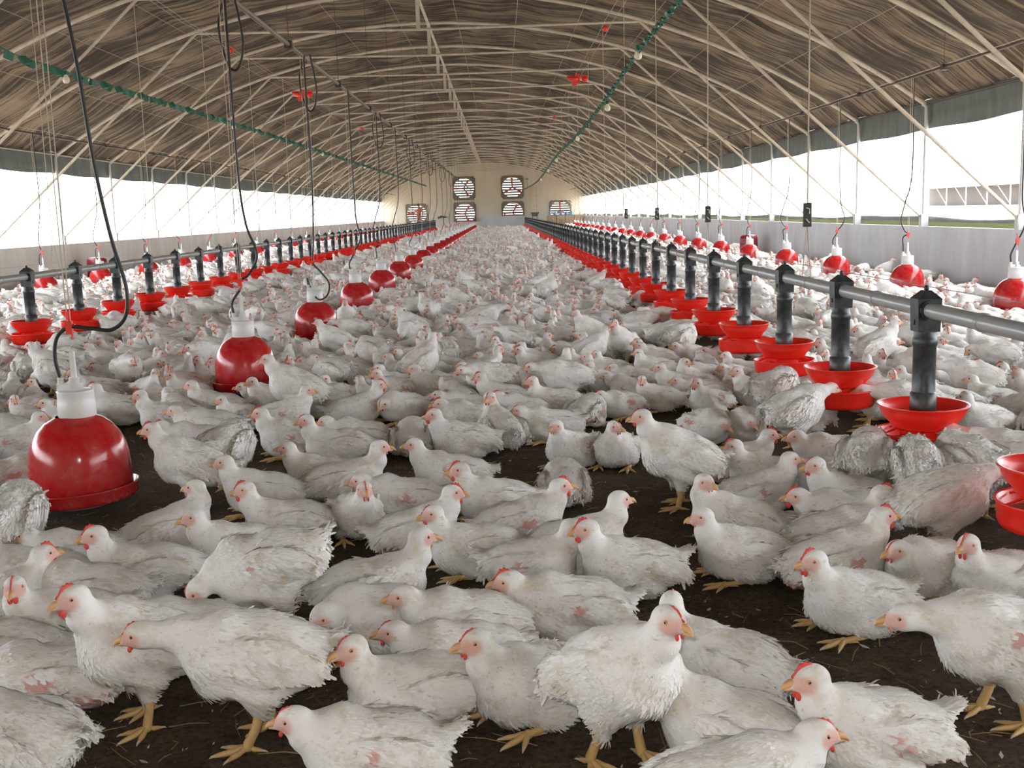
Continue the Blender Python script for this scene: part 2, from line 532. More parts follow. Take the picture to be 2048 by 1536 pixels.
for y in ys:
    h = 0.075 + 0.02 * math.sin(y * 0.9) + 0.01 * math.sin(y * 2.3)
    z0 = WALL_Z + 0.045
    for t in range(7):
        q_ = math.pi * 2 * t / 6
        v.append((XR + 0.12 + 0.03 * math.cos(q_), y, z0 + h / 2 + h / 2 * math.sin(q_)))
f = [(i * 7 + j, i * 7 + j + 1, i * 7 + 8 + j, i * 7 + 7 + j) for i in range(len(ys) - 1) for j in range(6)]
a.add(v, f)
a.build('rolled_sheet', M['flap'], label='grey rolled sheet lying along the top of the right wall', cat='sheet')
a = MA()
for i in range(0, 250):
    pass
net = MA(); net.box((XR + 0.08, 2, WALL_Z + 0.004), (XR + 0.085, Y1, WALL_Z + 0.055))
net.build('netting', M['net'], label='yellow-green netting strip under the rolled sheet on the right wall', cat='netting')

# ---------------------------------------------------------------- poultry shed across the yard (right)
s0 = empty('poultry_shed', (25.2, 0, 0), label='pale poultry shed across the sunny yard, seen past the right hand posts', cat='building')
MA().box((0, 30, 0), (0.2, 66, 0.75)).build('wall', M['wall_right'], s0)
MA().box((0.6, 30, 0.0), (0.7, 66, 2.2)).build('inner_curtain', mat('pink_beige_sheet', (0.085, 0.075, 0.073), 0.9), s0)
vv = [(6.2 + 6.4 * math.sin(t), y, 1.75 + 1.7 * math.cos(t)) for y in (30, 66) for t in np.linspace(-1.5708, 1.5708, 17)]
MA().add(vv, [(i, i + 1, i + 18, i + 17) for i in range(16)]).build('roof', mat('white_roof', (0.7, 0.7, 0.7), 0.6), s0)
for i in range(14):
    yy = 31 + i * 2.6
    p = MA(); p.tube([(0.1, yy, 0.7), (0.1, yy, 1.85)], 0.04, 6)
    p.build('post', M['white_plastic'], s0)
    p = MA(); p.tube([(0.1, yy, 0.8), (0.1, yy + 1.6, 1.85)], 0.02, 6)
    p.build('brace', M['white_plastic'], s0)

# ---------------------------------------------------------------- end wall: fans, ladder, partition, person
def fan(x0, x1, z0, z1, rot, label, y=73.3):
    cx, cz, R_ = (x0 + x1) / 2, (z0 + z1) / 2, (x1 - x0) / 2
    r0 = empty('exhaust_fan', (cx, y, z0), label=label, cat='fan', group='exhaust fans in the end wall')
    h = z1 - z0; cz = h / 2
    a = MA()
    n = 32
    # square plate with a round hole, then the ring
    v = []
    for k in range(n):
        q_ = 2 * math.pi * (k + 0.5) / n
        c_, s_ = math.cos(q_), math.sin(q_)
        t = 1 / max(abs(c_), abs(s_))
        v += [(R_ * 1.05 * c_ * t, -0.06, cz + h / 2 * 1.05 * s_ * t), (R_ * 0.93 * c_, -0.06, cz + R_ * 0.93 * s_), (R_ * 0.90 * c_, 0.10, cz + R_ * 0.90 * s_)]
    f = []
    for k in range(n):
        a0, a1 = k * 3, ((k + 1) % n) * 3
        f += [(a0, a1, a1 + 1, a0 + 1), (a0 + 1, a1 + 1, a1 + 2, a0 + 2)]
    a.add(v, f, 0, False)
    a.box((-R_, -0.09, h - 0.05), (R_, -0.03, h)); a.box((-R_, -0.09, 0), (R_, -0.03, 0.04))
    a.build('frame', M['fan_frame'], r0)
    sh = MA()
    ns = 9
    for k in range(ns):
        z = h * (k + 0.5) / ns
        dz = 0.056
        sh.add([(-R_ * 0.97, 0.12, z + dz), (R_ * 0.97, 0.12, z + dz), (R_ * 0.97, 0.20, z - dz), (-R_ * 0.97, 0.20, z - dz)], [(0, 1, 2, 3)], 0, False)
        sh.box((-R_ * 0.97, 0.115, z + dz - 0.004), (R_ * 0.97, 0.13, z + dz + 0.006))
    sh.build('shutter', M['shutter'], r0)
    hub = MA(); hub.ball((0, 0.02, cz), (0.07, 0.05, 0.07), 10); hub.box((-R_ * 0.9, 0.06, cz - 0.02), (R_ * 0.9, 0.08, cz + 0.02))
    hub.build('hub', M['dark'], r0)
    for j in range(3):
        q_ = rot + j * 2 * math.pi / 3
        bl = MA()
        c_, s_ = math.cos(q_), math.sin(q_)
        def P(rr, w, d): return (rr * c_ - w * s_, d, cz + rr * s_ + w * c_)
        RR = R_ * 0.87
        bl.add([P(0.05, -0.045, 0.0), P(RR, -0.085, -0.025), P(RR, 0.085, 0.025), P(0.05, 0.045, 0.02), P(0.05, -0.045, 0.006), P(RR, -0.085, -0.019), P(RR, 0.085, 0.031), P(0.05, 0.045, 0.026)],
               [(0, 1, 2, 3), (7, 6, 5, 4), (0, 4, 5, 1), (1, 5, 6, 2), (2, 6, 7, 3), (3, 7, 4, 0)], 0, False)
        bl.build('blade', M['fan_red'], r0)
    return r0
FL = ['upper left of the four central exhaust fans, behind the hanging cords', 'upper right of the four central exhaust fans, with one blade straight up',
      'lower left of the four central exhaust fans in the end wall', 'lower right of the four central exhaust fans in the end wall',
      'exhaust fan at the far left of the end wall, behind the standing person', 'exhaust fan at the far right of the end wall, above the bales']
FR = [math.radians(a) for a in (60, 92, 58, 62, 50, 92)]
for (x0, x1, z0, z1), rr, lb in zip(FANS, FR, FL):
    fan(x0, x1, z0, z1, rr, lb)
MA().box((-1.2, 72.3, 0), (2.75, 72.36, 0.86)).build('low_partition', M['partition'], label='low grey sheet partition in front of the end wall', cat='partition')
MA().box((-4.6, 72.4, 0), (-1.25, 72.46, 0.55)).build('low_partition', M['wall_left'], label='low cream partition left of the grey one', cat='partition')
L0 = empty('ladder', (2.22, 72.9, 0), label='thin wooden ladder leaning on the end wall', cat='ladder')
for sx in (-0.2, 0.24):
    p = MA(); p.tube([(sx * 1.15, -0.35, 0.0), (sx, 0.30, 2.75)], 0.022, 6); p.build('rail', M['bamboo'], L0)
for i in range(12):
    t = (i + 0.6) / 12.5
    p = MA(); p.tube([(-0.23 + 0.03 * t, -0.35 + 0.65 * t, 2.75 * t), (0.27 - 0.03 * t, -0.35 + 0.65 * t, 2.75 * t)], 0.014, 6); p.build('rung', M['bamboo'], L0)
H0 = empty('blue_hanging_lamp', (1.86, 73.2, 2.2), label='small blue lamp on a rod beside the upper right fan', cat='lamp')
blue = mat('blue_enamel', (0.05, 0.22, 0.42), 0.5)
p = MA(); p.lathe([(0.01, 1.10), (0.06, 1.08), (0.10, 1.0), (0.09, 0.98), (0.001, 0.99)], n=12); p.build('lamp_shade', blue, H0)
p = MA(); p.tube([(0, 0, 0.4), (0, 0, 1.0)], 0.012, 6); p.build('rod', M['dark'], H0)
# shelf, trough, bales and jugs
p = MA(); p.box((-4.15, 72.95, 0.86), (-3.55, 73.3, 0.93)); p.tube([(-4.1, 72.95, 0.83), (-3.9, 72.92, 0.98), (-3.6, 72.95, 0.88)], 0.04, 6)
p.build('tool_shelf', M['dark'], label='dark narrow shelf with tools on the end wall left of the lower fans', cat='shelf')
p = MA(); p.add([(2.0, 71.7, 1.05), (2.55, 71.7, 1.05), (2.55, 72.1, 1.05), (2.0, 72.1, 1.05), (2.1, 71.75, 0.78), (2.45, 71.75, 0.78), (2.45, 72.05, 0.78), (2.1, 72.05, 0.78)], [(0, 1, 5, 4), (1, 2, 6, 5), (2, 3, 7, 6), (3, 0, 4, 7), (4, 5, 6, 7), (3, 2, 1, 0)], 0, False)
for (px, py) in ((2.12, 71.8), (2.43, 71.8), (2.12, 72.02), (2.43, 72.02)):
    p.tube([(px, py, 0), (px, py, 0.8)], 0.015, 6)
p.build('feed_hopper', M['dark'], label='small dark hopper at the foot of the ladder', cat='hopper')
bale = mat('brown_bale', (0.33, 0.24, 0.14), 0.95)
b = NB(bale); b.bump(b.noise(b.mapping(b.coord('Object'), (1, 1, 5)), 14, 5), 1, 0.03); b.base(b.mix(b.noise(b.coord('Object'), 12, 4), (0.42, 0.31, 0.19), (0.2, 0.14, 0.08)))
for i in range(4):
    p = MA(); x = 3.05 + i * 0.58
    p.box((x, 70.6, 0.0), (x + 0.55, 71.2, 0.80 + 0.03 * (i % 2)))
    p.build('litter_bale', bale, label='brown bale under the far right fan, %s from the aisle' % ordinal(i + 1), cat='bale', group='brown bales at the far right end')
teal = mat('teal_plastic', (0.10, 0.35, 0.36), 0.4)
for i in range(5):
    x = 3.2 + i * 0.36
    p = MA(); p.lathe([(0.001, 0), (0.09, 0.005), (0.10, 0.05), (0.10, 0.16), (0.06, 0.21), (0.03, 0.22), (0.03, 0.26), (0.001, 0.26)], n=12)
    o = p.build('plastic_jug', blue if i in (2, 3) else teal, label='%s plastic jug on the brown bales, %s in the line' % ('blue' if i in (2, 3) else 'teal', ordinal(i + 1)), cat='jug', group='plastic jugs on the bales')
    o.location = (x, 70.9, (0.80, 0.83, 0.83, 0.80, 0.80)[i])

# person standing at the far left end
def person(loc, rz):
    skin = mat('skin', (0.25, 0.13, 0.085), 0.6)
    r = MA()
    # one continuous body: rings from feet to crown
    B = bpy.data.meshes.new('body')
    J = {'pel': (0, 0, 0.95), 'che': (0, 0, 1.32), 'nec': (0, 0, 1.48), 'hd1': (0, -0.01, 1.56), 'hd2': (0, -0.015, 1.68),
         'hl': (0.10, 0, 0.90), 'kl': (0.11, -0.02, 0.50), 'al': (0.12, 0.01, 0.09), 'tl': (0.13, -0.15, 0.04),
         'hr': (-0.10, 0, 0.90), 'kr': (-0.11, -0.03, 0.50), 'ar': (-0.13, 0.01, 0.09), 'tr': (-0.15, -0.15, 0.04),
         'sl': (0.19, 0, 1.40), 'el': (0.25, 0.02, 1.13), 'wl': (0.20, -0.14, 0.95), 'ml': (0.18, -0.20, 0.90),
         'sr': (-0.19, 0, 1.40), 'er': (-0.27, 0.0, 1.14), 'wr': (-0.20, -0.20, 1.10), 'mr': (-0.15, -0.27, 1.12)}
    E = [('pel', 'che'), ('che', 'nec'), ('nec', 'hd1'), ('hd1', 'hd2'), ('pel', 'hl'), ('hl', 'kl'), ('kl', 'al'), ('al', 'tl'), ('pel', 'hr'), ('hr', 'kr'), ('kr', 'ar'), ('ar', 'tr'),
         ('che', 'sl'), ('sl', 'el'), ('el', 'wl'), ('wl', 'ml'), ('che', 'sr'), ('sr', 'er'), ('er', 'wr'), ('wr', 'mr')]
    RD = dict(pel=(.15, .11), che=(.15, .11), nec=(.06, .06), hd1=(.075, .085), hd2=(.08, .09), hl=(.09, .09), kl=(.06, .06), al=(.042, .042), tl=(.04, .03), sl=(.065, .06), el=(.042, .042), wl=(.03, .026), ml=(.036, .018))
    for q_ in ('h', 'k', 'a', 't', 's', 'e', 'w', 'm'):
        RD[q_ + 'r'] = RD[q_ + 'l']
    for i, (fx, fz) in enumerate(((0.015, -0.05), (0.005, -0.065), (-0.008, -0.065), (-0.02, -0.055))):
        for sd, s_ in (('l', 1), ('r', -1)):
            m0 = J['m' + sd]
            kx = 'f%d%s' % (i, sd)
            J[kx] = (m0[0] + fx * s_, m0[1] - (0.03 if sd == 'l' else 0.055), m0[2] + (fz if sd == 'l' else 0.01 * i))
            RD[kx] = (0.009, 0.009); E.append(('m' + sd, kx))
    for sd, s_ in (('l', -1), ('r', 1)):
        w0 = J['m' + sd]; J['th' + sd] = (w0[0] + 0.045 * s_, w0[1] - 0.01, w0[2] - 0.01); RD['th' + sd] = (0.011, 0.011); E.append(('m' + sd, 'th' + sd))
    keys = list(J)
    B.from_pydata([J[k_] for k_ in keys], [(keys.index(a_), keys.index(b_)) for a_, b_ in E], [])
    o = bpy.data.objects.new('person', B)
    COL.objects.link(o)
    md = o.modifiers.new('skin', 'SKIN')
    for i, k_ in enumerate(keys):
        B.skin_vertices[0].data[i].radius = RD[k_]
    B.skin_vertices[0].data[0].use_root = True
    o.modifiers.new('sub', 'SUBSURF').levels = 1
    dg = bpy.context.evaluated_depsgraph_get()
    me = bpy.data.meshes.new_from_object(o.evaluated_get(dg))
    o.modifiers.clear()
    o.data = me
    me.materials.clear()
    for mm in (skin, mat('khaki_cloth', (0.30, 0.23, 0.14), 0.9), mat('red_orange_shirt', (0.50, 0.12, 0.07), 0.9), mat('dark_shoe', (0.03, 0.03, 0.03), 0.6)):
        me.materials.append(mm)
    for p_ in me.polygons:
        c_ = p_.center
        p_.material_index = 3 if c_.z < 0.085 else 1 if c_.z < 0.97 and abs(c_.x) < 0.2 and c_.y > -0.16 else 2 if 0.93 < c_.z < 1.47 and not (c_.z < 1.2 and abs(c_.x) > 0.12 and c_.y < -0.06) else 0
        p_.use_smooth = True
    o.location = loc; o.rotation_euler = (0, 0, rz)
    prop(o, 'person in a red-orange shirt and khaki trousers standing at the far left end', 'person')
    h = MA(); h.ball((0, 0.005, 1.69), (0.092, 0.10, 0.085), 12); h.build('hair', mat('black_hair', (0.02, 0.015, 0.012), 0.7), o)
    h = MA(); h.ball((0.03, -0.10, 1.655), (0.009, 0.006, 0.006), 6); h.ball((-0.03, -0.10, 1.655), (0.009, 0.006, 0.006), 6); h.build('eyes', M['dark'], o)
    h = MA(); h.tube([(0, -0.09, 1.65), (0, -0.118, 1.615), (0, -0.10, 1.61)], [0.006, 0.012, 0.006], 6); h.build('nose', skin, o)
    h = MA(); h.tube([(-0.022, -0.098, 1.58), (0, -0.105, 1.578), (0.022, -0.098, 1.58)], 0.005, 6); h.build('mouth', M['comb'], o)
person((-4.86, 66.0, 0.22 * 0), 0.25)

# ---------------------------------------------------------------- hanging pipes that carry the drinkers
DZ = 2.44
def drinker_pipe(x, label):
    r0 = empty('hanger_pipe', (x, 0, DZ), label=label, cat='pipe')
    p = MA(); ys = [Y0 + 0.3] + HOOPS[1:]
    pts = []
    for y in ys:
        pts.append((0, y, 0))
    p.tube(pts, 0.017 if x < 4 else 0.014, 8); p.build('tube', M['rust_pipe'] if x > -3 and x > 0 or x < -5 else M['frame_dark'], r0)
    for y in HOOPS[1:]:
        c_ = MA(); c_.tube([(0, y + 0.02, 0.0), (0, y + 0.02, arc_z(x) - DZ - 0.05)], 0.0025, 4); 
        c_.box((-0.03, y - 0.02, -0.03), (0.03, y + 0.04, 0.028))
        c_.build('hanger', M['dark'], r0)
M['frame_dark'] = mat('grey_brown_pipe', (0.20, 0.17, 0.14), 0.6)
drinker_pipe(-1.62, 'grey-brown hanging pipe above the middle row of bell drinkers')
drinker_pipe(4.62, 'dark rusty hanging pipe along the right eave above the drinkers')
drinker_pipe(-6.86, 'dark rusty hanging pipe along the left eave above the drinkers')

# ---------------------------------------------------------------- bell drinkers
def bell_meshes(n):
    d = {}
    a = MA(); a.lathe([(0.168, 0.055), (0.186, 0.060), (0.1865, 0.12), (0.184, 0.19), (0.176, 0.235), (0.160, 0.275), (0.136, 0.310), (0.106, 0.336), (0.075, 0.350), (0.066, 0.356)], n=n)
    d['bell'] = a.mesh('bell', M['red_plastic'])
    a = MA(); a.lathe([(0.14, 0.030), (0.150, 0.026), (0.196, 0.032), (0.204, 0.045), (0.207, 0.078), (0.211, 0.082), (0.207, 0.086), (0.201, 0.082), (0.198, 0.050), (0.186, 0.044), (0.170, 0.058)], n=n)
    d['tray'] = a.mesh('tray', M['red_plastic'])
    a = MA(); a.lathe([(0.001, 0.004), (0.095, 0.004), (0.110, 0.010), (0.135, 0.030), (0.140, 0.040)], n=n)
    d['ballast'] = a.mesh('ballast', M['clear_white'])
    a = MA(); a.lathe([(0.066, 0.352), (0.069, 0.356), (0.069, 0.405), (0.067, 0.410), (0.067, 0.446), (0.069, 0.450), (0.060, 0.454), (0.030, 0.456), (0.030, 0.474), (0.020, 0.478), (0.020, 0.50), (0.001, 0.50)], n=n)
    a.box((-0.062, -0.02, 0.448), (-0.02, 0.02, 0.478)); a.lathe([(0.012, 0.47), (0.012, 0.50), (0.007, 0.502), (0.007, 0.505)], c=(-0.052, 0, 0), n=8)
    d['cap'] = a.mesh('cap', M['white_plastic'])
    a = MA(); a.box((-0.009, -0.007, 0.495), (0.009, 0.007, 0.60)); a.tube([(0, 0, 0.597), (0.006, 0, 0.61), (0, 0, 0.622), (-0.006, 0, 0.61), (0, 0, 0.597)], 0.002, 6)
    a.tube([(0, 0, 0.62), (0.005, 0, 0.635), (0.0, 0, 0.655), (-0.005, 0, 0.64)], 0.002, 6)
    d['spindle'] = a.mesh('spindle', M['white_plastic'])
    a = MA(); a.box((-0.012, -0.008, 0.665), (0.012, 0.008, 0.715)); a.tube([(-0.02, 0, 0.69), (0.022, 0, 0.70)], 0.006, 6); a.tube([(-0.006, 0, 0.72), (-0.006, 0, 0.75)], 0.004, 6); a.tube([(0.008, 0, 0.645), (0.008, 0, 0.67)], 0.004, 6)
    d['clip'] = a.mesh('clip', M['red_clip'])
    return d
BM, BF = bell_meshes(48), bell_meshes(20)

def smooth_path(pts, n=6):
    P = [np.array(p, float) for p in pts]
    P = [2 * P[0] - P[1]] + P + [2 * P[-1] - P[-2]]
    out = []
    for i in range(1, len(P) - 2):
        for t in np.linspace(0, 1, n, endpoint=False):
            a, b, c, d = P[i - 1:i + 3]
            out.append(tuple(0.5 * ((2 * b) + (c - a) * t + (2 * a - 5 * b + 4 * c - d) * t * t + (3 * b - 3 * c + d - a) * t ** 3)))
    out.append(tuple(P[-2]))
    return out

def drinker(x, y, z, rz, label, group, detail, hose=None, tilt=0.0, style=0):
    r0 = empty('bell_drinker', (x, y, z), rz, label=label, cat='drinker', group=group)
    src = BM if detail else BF
    sw = empty if False else None
    for nm in ('bell', 'tray', 'ballast', 'cap', 'spindle', 'clip'):
        o = link(nm, src[nm], r0)
        if nm in ('bell', 'tray', 'ballast') and tilt:
            o.rotation_euler = (0, tilt, 0)
    top = DZ - z
    rr = random.Random(int(y * 100 + x * 7))
    a = MA(); a.tube([(-0.006, 0, 0.70), (-0.012, 0, top)], 0.0022, 5)
    a.tube([(0.006, 0, 0.70), (0.012, 0, top)], 0.0022, 5)
    a.build('rope', M['rope'], r0)
    if hose is None:
        s_ = rr.choice([-1, 1])
        d = rr.uniform(0.04, 0.12) * s_
        hose = [(-0.052, 0, 0.50), (-0.055, 0, 0.57), (-0.03 + d * 0.3, 0.01, 0.66), (0.0, 0.01, 0.70), (d * 0.5, 0.01, 0.74), (d, 0.01, 0.86), (d * 0.5, 0.01, 1.05), (0.03, 0.01, 1.4), (0.02, 0.01, top)]
    a = MA(); a.tube(smooth_path(hose), 0.0075 if detail else 0.007, 8 if detail else 5)
    if style == 1:   # spare hose looped over the pipe
        a.tube(smooth_path([(0.03, 0.02, top), (-0.03, 0.02, top - 0.20), (0.01, 0.02, top - 0.42), (0.07, 0.02, top - 0.45), (0.11, 0.02, top - 0.30), (0.07, 0.02, top)]), 0.007, 6)
    a.build('hose', M['hose'], r0)
    return r0

MID = []
y = 4.10
k = 0
while y < 68:
    MID.append((-1.635 if k == 0 else -1.62, y)); y += HSP; k += 1
HOSE1 = [(-0.052, 0, 0.50), (-0.065, 0, 0.58), (-0.05, 0.0, 0.655), (0.0, 0.0, 0.692), (0.08, 0.0, 0.685), (0.16, 0, 0.678), (0.215, 0, 0.73), (0.225, 0, 0.84), (0.185, 0, 1.02), (0.145, 0, 1.30), (0.11, 0, 1.70), (0.05, 0, 2.1), (0.0, 0, 2.40)]
HOSE3 = [(-0.052, 0, 0.50), (-0.055, 0, 0.56), (-0.03, 0, 0.46), (0.05, -0.10, 0.38), (0.13, -0.12, 0.42), (0.14, -0.08, 0.52), (0.06, -0.03, 0.62), (0.0, 0, 0.70), (0.015, 0, 0.9), (0.03, 0, 1.4), (0.02, 0, 2.38)]
for k, (x, y) in enumerate(MID):
    dd = y < 14
    h = HOSE1 if k == 0 else HOSE3 if k == 2 else None
    lab = 'nearest and largest red bell drinker, left front, with curling black hose' if k == 0 else 'red bell drinker in the middle row, %s one from the camera' % ordinal(k + 1)
    drinker(x, y, 0.018 if k < 1 else 0.02, 0.0, lab, 'bell drinkers in the middle row', dd, h, tilt=-0.045 if k == 0 else [0.04, 0.0, -0.02][k % 3], style=1 if k % 2 == 0 or k < 3 else 0)
RIGHT = [(4.62, 9.71 + 0.05 + (HSP - 0.02) * i) for i in range(23)]
for k, (x, y) in enumerate(RIGHT):
    lab = 'red bell drinker by the right wall, %s' % ('partly cut by the picture edge' if k == 0 else '%s one counted from the picture edge' % ordinal(k + 1))
    drinker(x, y, 0.02, 0.0, lab, 'bell drinkers by the right wall', y < 22, None)
LEFT = [(-6.86, 16.44), (-6.86, 18.75), (-6.86, 21.32), (-6.86, 23.6), (-6.86, 25.9), (-6.86, 28.4)] + [(-6.86, 30.98 + HSP * i) for i in range(14)]
for k, (x, y) in enumerate(LEFT):
    drinker(x, y, 0.01, 0.0, 'red bell drinker by the left wall, %s one counted from the picture edge' % ordinal(k + 1), 'bell drinkers by the left wall', y < 24, None)
# dark red barrels standing by the walls
for x, y, lb in ((-7.40, 20.1, 'dark red barrel standing at the left wall behind the second drinker'), (5.12, 22.6, 'dark red barrel with rounded top standing at the right wall')):
    a = MA(); a.lathe([(0.001, 0), (0.17, 0.002), (0.18, 0.02), (0.182, 0.40), (0.17, 0.46), (0.13, 0.49), (0.001, 0.50)], n=24)
    for zz in (0.12, 0.30): a.lathe([(0.182, zz), (0.188, zz + 0.01), (0.182, zz + 0.02)], n=24)
    o = a.build('barrel', mat('maroon_barrel', (0.22, 0.02, 0.03), 0.4), label=lb, cat='barrel'); o.location = (x, y, 0)

# ---------------------------------------------------------------- feeder lines
PZ = 0.694
def feeder_meshes(n):
    d = {}
    a = MA(); a.lathe([(0.070, 0.255), (0.105, 0.255), (0.112, 0.262), (0.118, 0.275), (0.135, 0.292), (0.150, 0.315), (0.156, 0.335), (0.165, 0.340), (0.165, 0.345), (0.152, 0.343), (0.146, 0.318), (0.130, 0.298), (0.108, 0.276), (0.060, 0.262)], n=n)
    d['hopper'] = a.mesh('hopper', M['pan_red'])
    a = MA(); a.lathe([(0.001, 0.158), (0.130, 0.158), (0.150, 0.165), (0.158, 0.182), (0.162, 0.235), (0.168, 0.240), (0.166, 0.245), (0.157, 0.240), (0.150, 0.195), (0.135, 0.182)], n=n)
    a.lathe([(0.075, 0.19), (0.080, 0.26)], n=n)
    for k in range(6):
        q_ = k * math.pi / 3
        a.tube([(0.075 * math.cos(q_), 0.075 * math.sin(q_), 0.262), (0.15 * math.cos(q_), 0.15 * math.sin(q_), 0.232)], 0.004, 5)
    d['pan'] = a.mesh('pan', M['pan_red'])
    a = MA(); a.lathe([(0.002, 0.200), (0.06, 0.198), (0.149, 0.196)], n=n)
    d['feed'] = a.mesh('feed', M['feed'])
    a = MA(); a.lathe([(0.043, 0.30), (0.047, 0.305), (0.047, 0.385), (0.043, 0.388), (0.041, 0.392), (0.041, 0.560), (0.043, 0.562), (0.045, 0.575), (0.043, 0.590), (0.040, 0.595), (0.040, 0.640)], n=n)
    d['drop_tube'] = a.mesh('drop_tube', M['black_plastic'])
    a = MA()
    s_ = 0.040
    a.add([(-s_, -s_, 0.615), (s_, -s_, 0.615), (s_, s_, 0.615), (-s_, s_, 0.615), (-s_ * 1.1, -s_, 0.735), (s_ * 1.1, -s_, 0.735), (s_ * 1.1, s_, 0.735), (-s_ * 1.1, s_, 0.735), (-0.012, -0.02, 0.765), (0.012, -0.02, 0.765), (0.012, 0.02, 0.765), (-0.012, 0.02, 0.765)],
          [(3, 2, 1, 0), (0, 1, 5, 4), (1, 2, 6, 5), (2, 3, 7, 6), (3, 0, 4, 7), (4, 5, 9, 8), (5, 6, 10, 9), (6, 7, 11, 10), (7, 4, 8, 11), (8, 9, 10, 11)], 0, False)
    a.tube([(0, -0.052, PZ), (0, 0.052, PZ)], 0.038, 14)
    a.box((-0.046, -0.006, 0.64), (0.046, 0.006, 0.66)); a.ball((0, 0, 0.772), (0.01, 0.01, 0.012), 8)
    d['tee'] = a.mesh('tee', M['black_plastic'])
    return d
FN, FFAR = feeder_meshes(40), feeder_meshes(14)
# far feeders, too small to show their parts
def joined(dct, name):
    a = MA(); mats = []
    for me in dct.values():
        mm = me.materials[0]
        if mm not in mats: mats.append(mm)
        a.add([tuple(v.co) for v in me.vertices], [tuple(p.vertices) for p in me.polygons], mats.index(mm))
    return a.mesh(name, mats)
FAR = joined(FFAR, 'pan_feeder')
def line(x, ystart, yend, side, firstlab):
    pipe = MA(); pipe.tube([(0, -2.2, 0), (0, yend + 0.3 - ystart, 0)], 0.0285, 16)
    r0 = empty('feed_pipe', (x, ystart, PZ), label='grey galvanised feed pipe running the length of the %s feeder row' % side, cat='pipe', group='feed pipes')
    pipe.build('pipe', M['steel'], r0)
    n_ = 0
    yy = 0.52
    while yy < 24:
        c_ = MA(); c_.lathe([(0.0285, -0.012), (0.0325, -0.010), (0.0325, 0.010), (0.0285, 0.012)], n=16)
        o = c_.build('clamp_ring', M['steel'], r0); o.location = (0, yy, 0); o.rotation_euler = (math.pi / 2, 0, 0)
        yy += 1.0
    w = MA(); w.tube([(0.0, -2, 0.085), (0.0, yend - ystart, 0.085)], 0.0015, 4); w.build('roost_wire', M['steel'], r0)
    i = 0
    y = ystart
    while y < yend:
        lab = firstlab if i == 0 else 'red pan feeder in the %s row, %s whole one from the camera' % (side, ordinal(i))
        g = 'pan feeders in the %s row' % side
        if y < 24:
            r1 = empty('pan_feeder', (x, y, 0), label=lab, cat='feeder', group=g)
            src = FN if y < 12 else FFAR
            for nm, me in src.items():
                link(nm, me, r1)
        else:
            link('pan_feeder', FAR, None, (x, y, 0), label=lab, cat='feeder', group=g)
        y += 1.0; i += 1
line(1.55, 2.965, 68, 'right', 'red pan feeder cut by the right edge of the picture, feed visible in its tray')
line(-3.782, 7.74, 64, 'left', 'red pan feeder just past the left edge of the picture')

# suspension cords of the feeder lines
def cord(x, y, z1, label, plate, off=0.0):
    r0 = empty('suspension_cord', (x, y, PZ), label=label, cat='cord', group='suspension cords of the feeder lines')
    a = MA(); a.tube([(0, 0, 0.42), (off, 0, z1 - PZ)], 0.0035, 6)
    a.tube([(-0.004, -0.09, 0.03), (0, 0, 0.30), (0.004, 0.09, 0.03)], 0.0028, 5)
    a.tube([(0, 0, 0.30), (0, 0, 0.45)], 0.003, 5)
    a.build('string', M['rope'], r0)
    if plate:
        b_ = MA(); b_.box((-0.020, -0.008, 0.28), (0.020, 0.008, 0.40)); b_.build('adjuster_plate', M['dark'], r0)
        b_ = MA(); b_.tube([(-0.008, -0.011, 0.375), (0.008, -0.011, 0.37), (0.008, -0.011, 0.345)], 0.003, 5); b_.tube([(-0.008, -0.011, 0.32), (0.008, -0.011, 0.30)], 0.003, 5)
        b_.build('hook', M['white_plastic'], r0)
for i in range(23):
    y = 5.54 + HSP * i
    cord(1.55, y, 3.62, 'pale cord holding the right feeder line, %s from the camera' % ordinal(i + 1), i < 4)
for i in range(20):
    y = 9.30 + HSP * i
    cord(-3.782, y, 3.55, 'pale cord holding the left feeder line, %s from the camera' % ordinal(i + 1), False)
# hoist cables under the ties, with red pulleys
def hoist(x, ypul, z, side):
    r0 = empty('hoist_cable', (x, 0, z), label='thin hoist cable with red pulley high above the %s feeder row' % side, cat='cable')
    a = MA()
    for dx, dz in ((-0.05, 0.02), (0.05, 0.0)):
        pts = []
        y = 2.0
        while y < 66:
            pts.append((dx, y, dz - 0.0)); pts.append((dx, y + HSP / 2, dz - 0.03)); y += HSP
        a.tube(pts, 0.0035, 5)
    a.build('cable', M['wire'], r0)
    p = MA()
    p.box((-0.04, ypul - 0.05, -0.12), (0.04, ypul + 0.05, 0.05)); p.lathe([(0.001, -0.03), (0.10, -0.03), (0.11, 0), (0.10, 0.03), (0.001, 0.03)], c=(-0.08, ypul, -0.04), n=14)
    p.box((-0.20, ypul - 0.03, -0.02), (0.20, ypul + 0.03, 0.02)); p.ball((0.14, ypul, -0.05), 0.06, 10); p.box((-0.02, ypul - 0.02, -0.16), (-0.10, ypul + 0.02, -0.08))
    p.build('pulley', M['red_clip'], r0)
    p = MA(); p.ball((0.0, ypul * 0.74, -0.01), 0.045, 8); p.build('pulley', M['red_clip'], r0)
    p = MA(); p.ball((0.0, ypul * 1.42, -0.01), 0.045, 8); p.build('pulley', M['red_clip'], r0)
hoist(1.55, 21.33, 3.60, 'right')
hoist(-3.782, 21.9, 3.52, 'left')

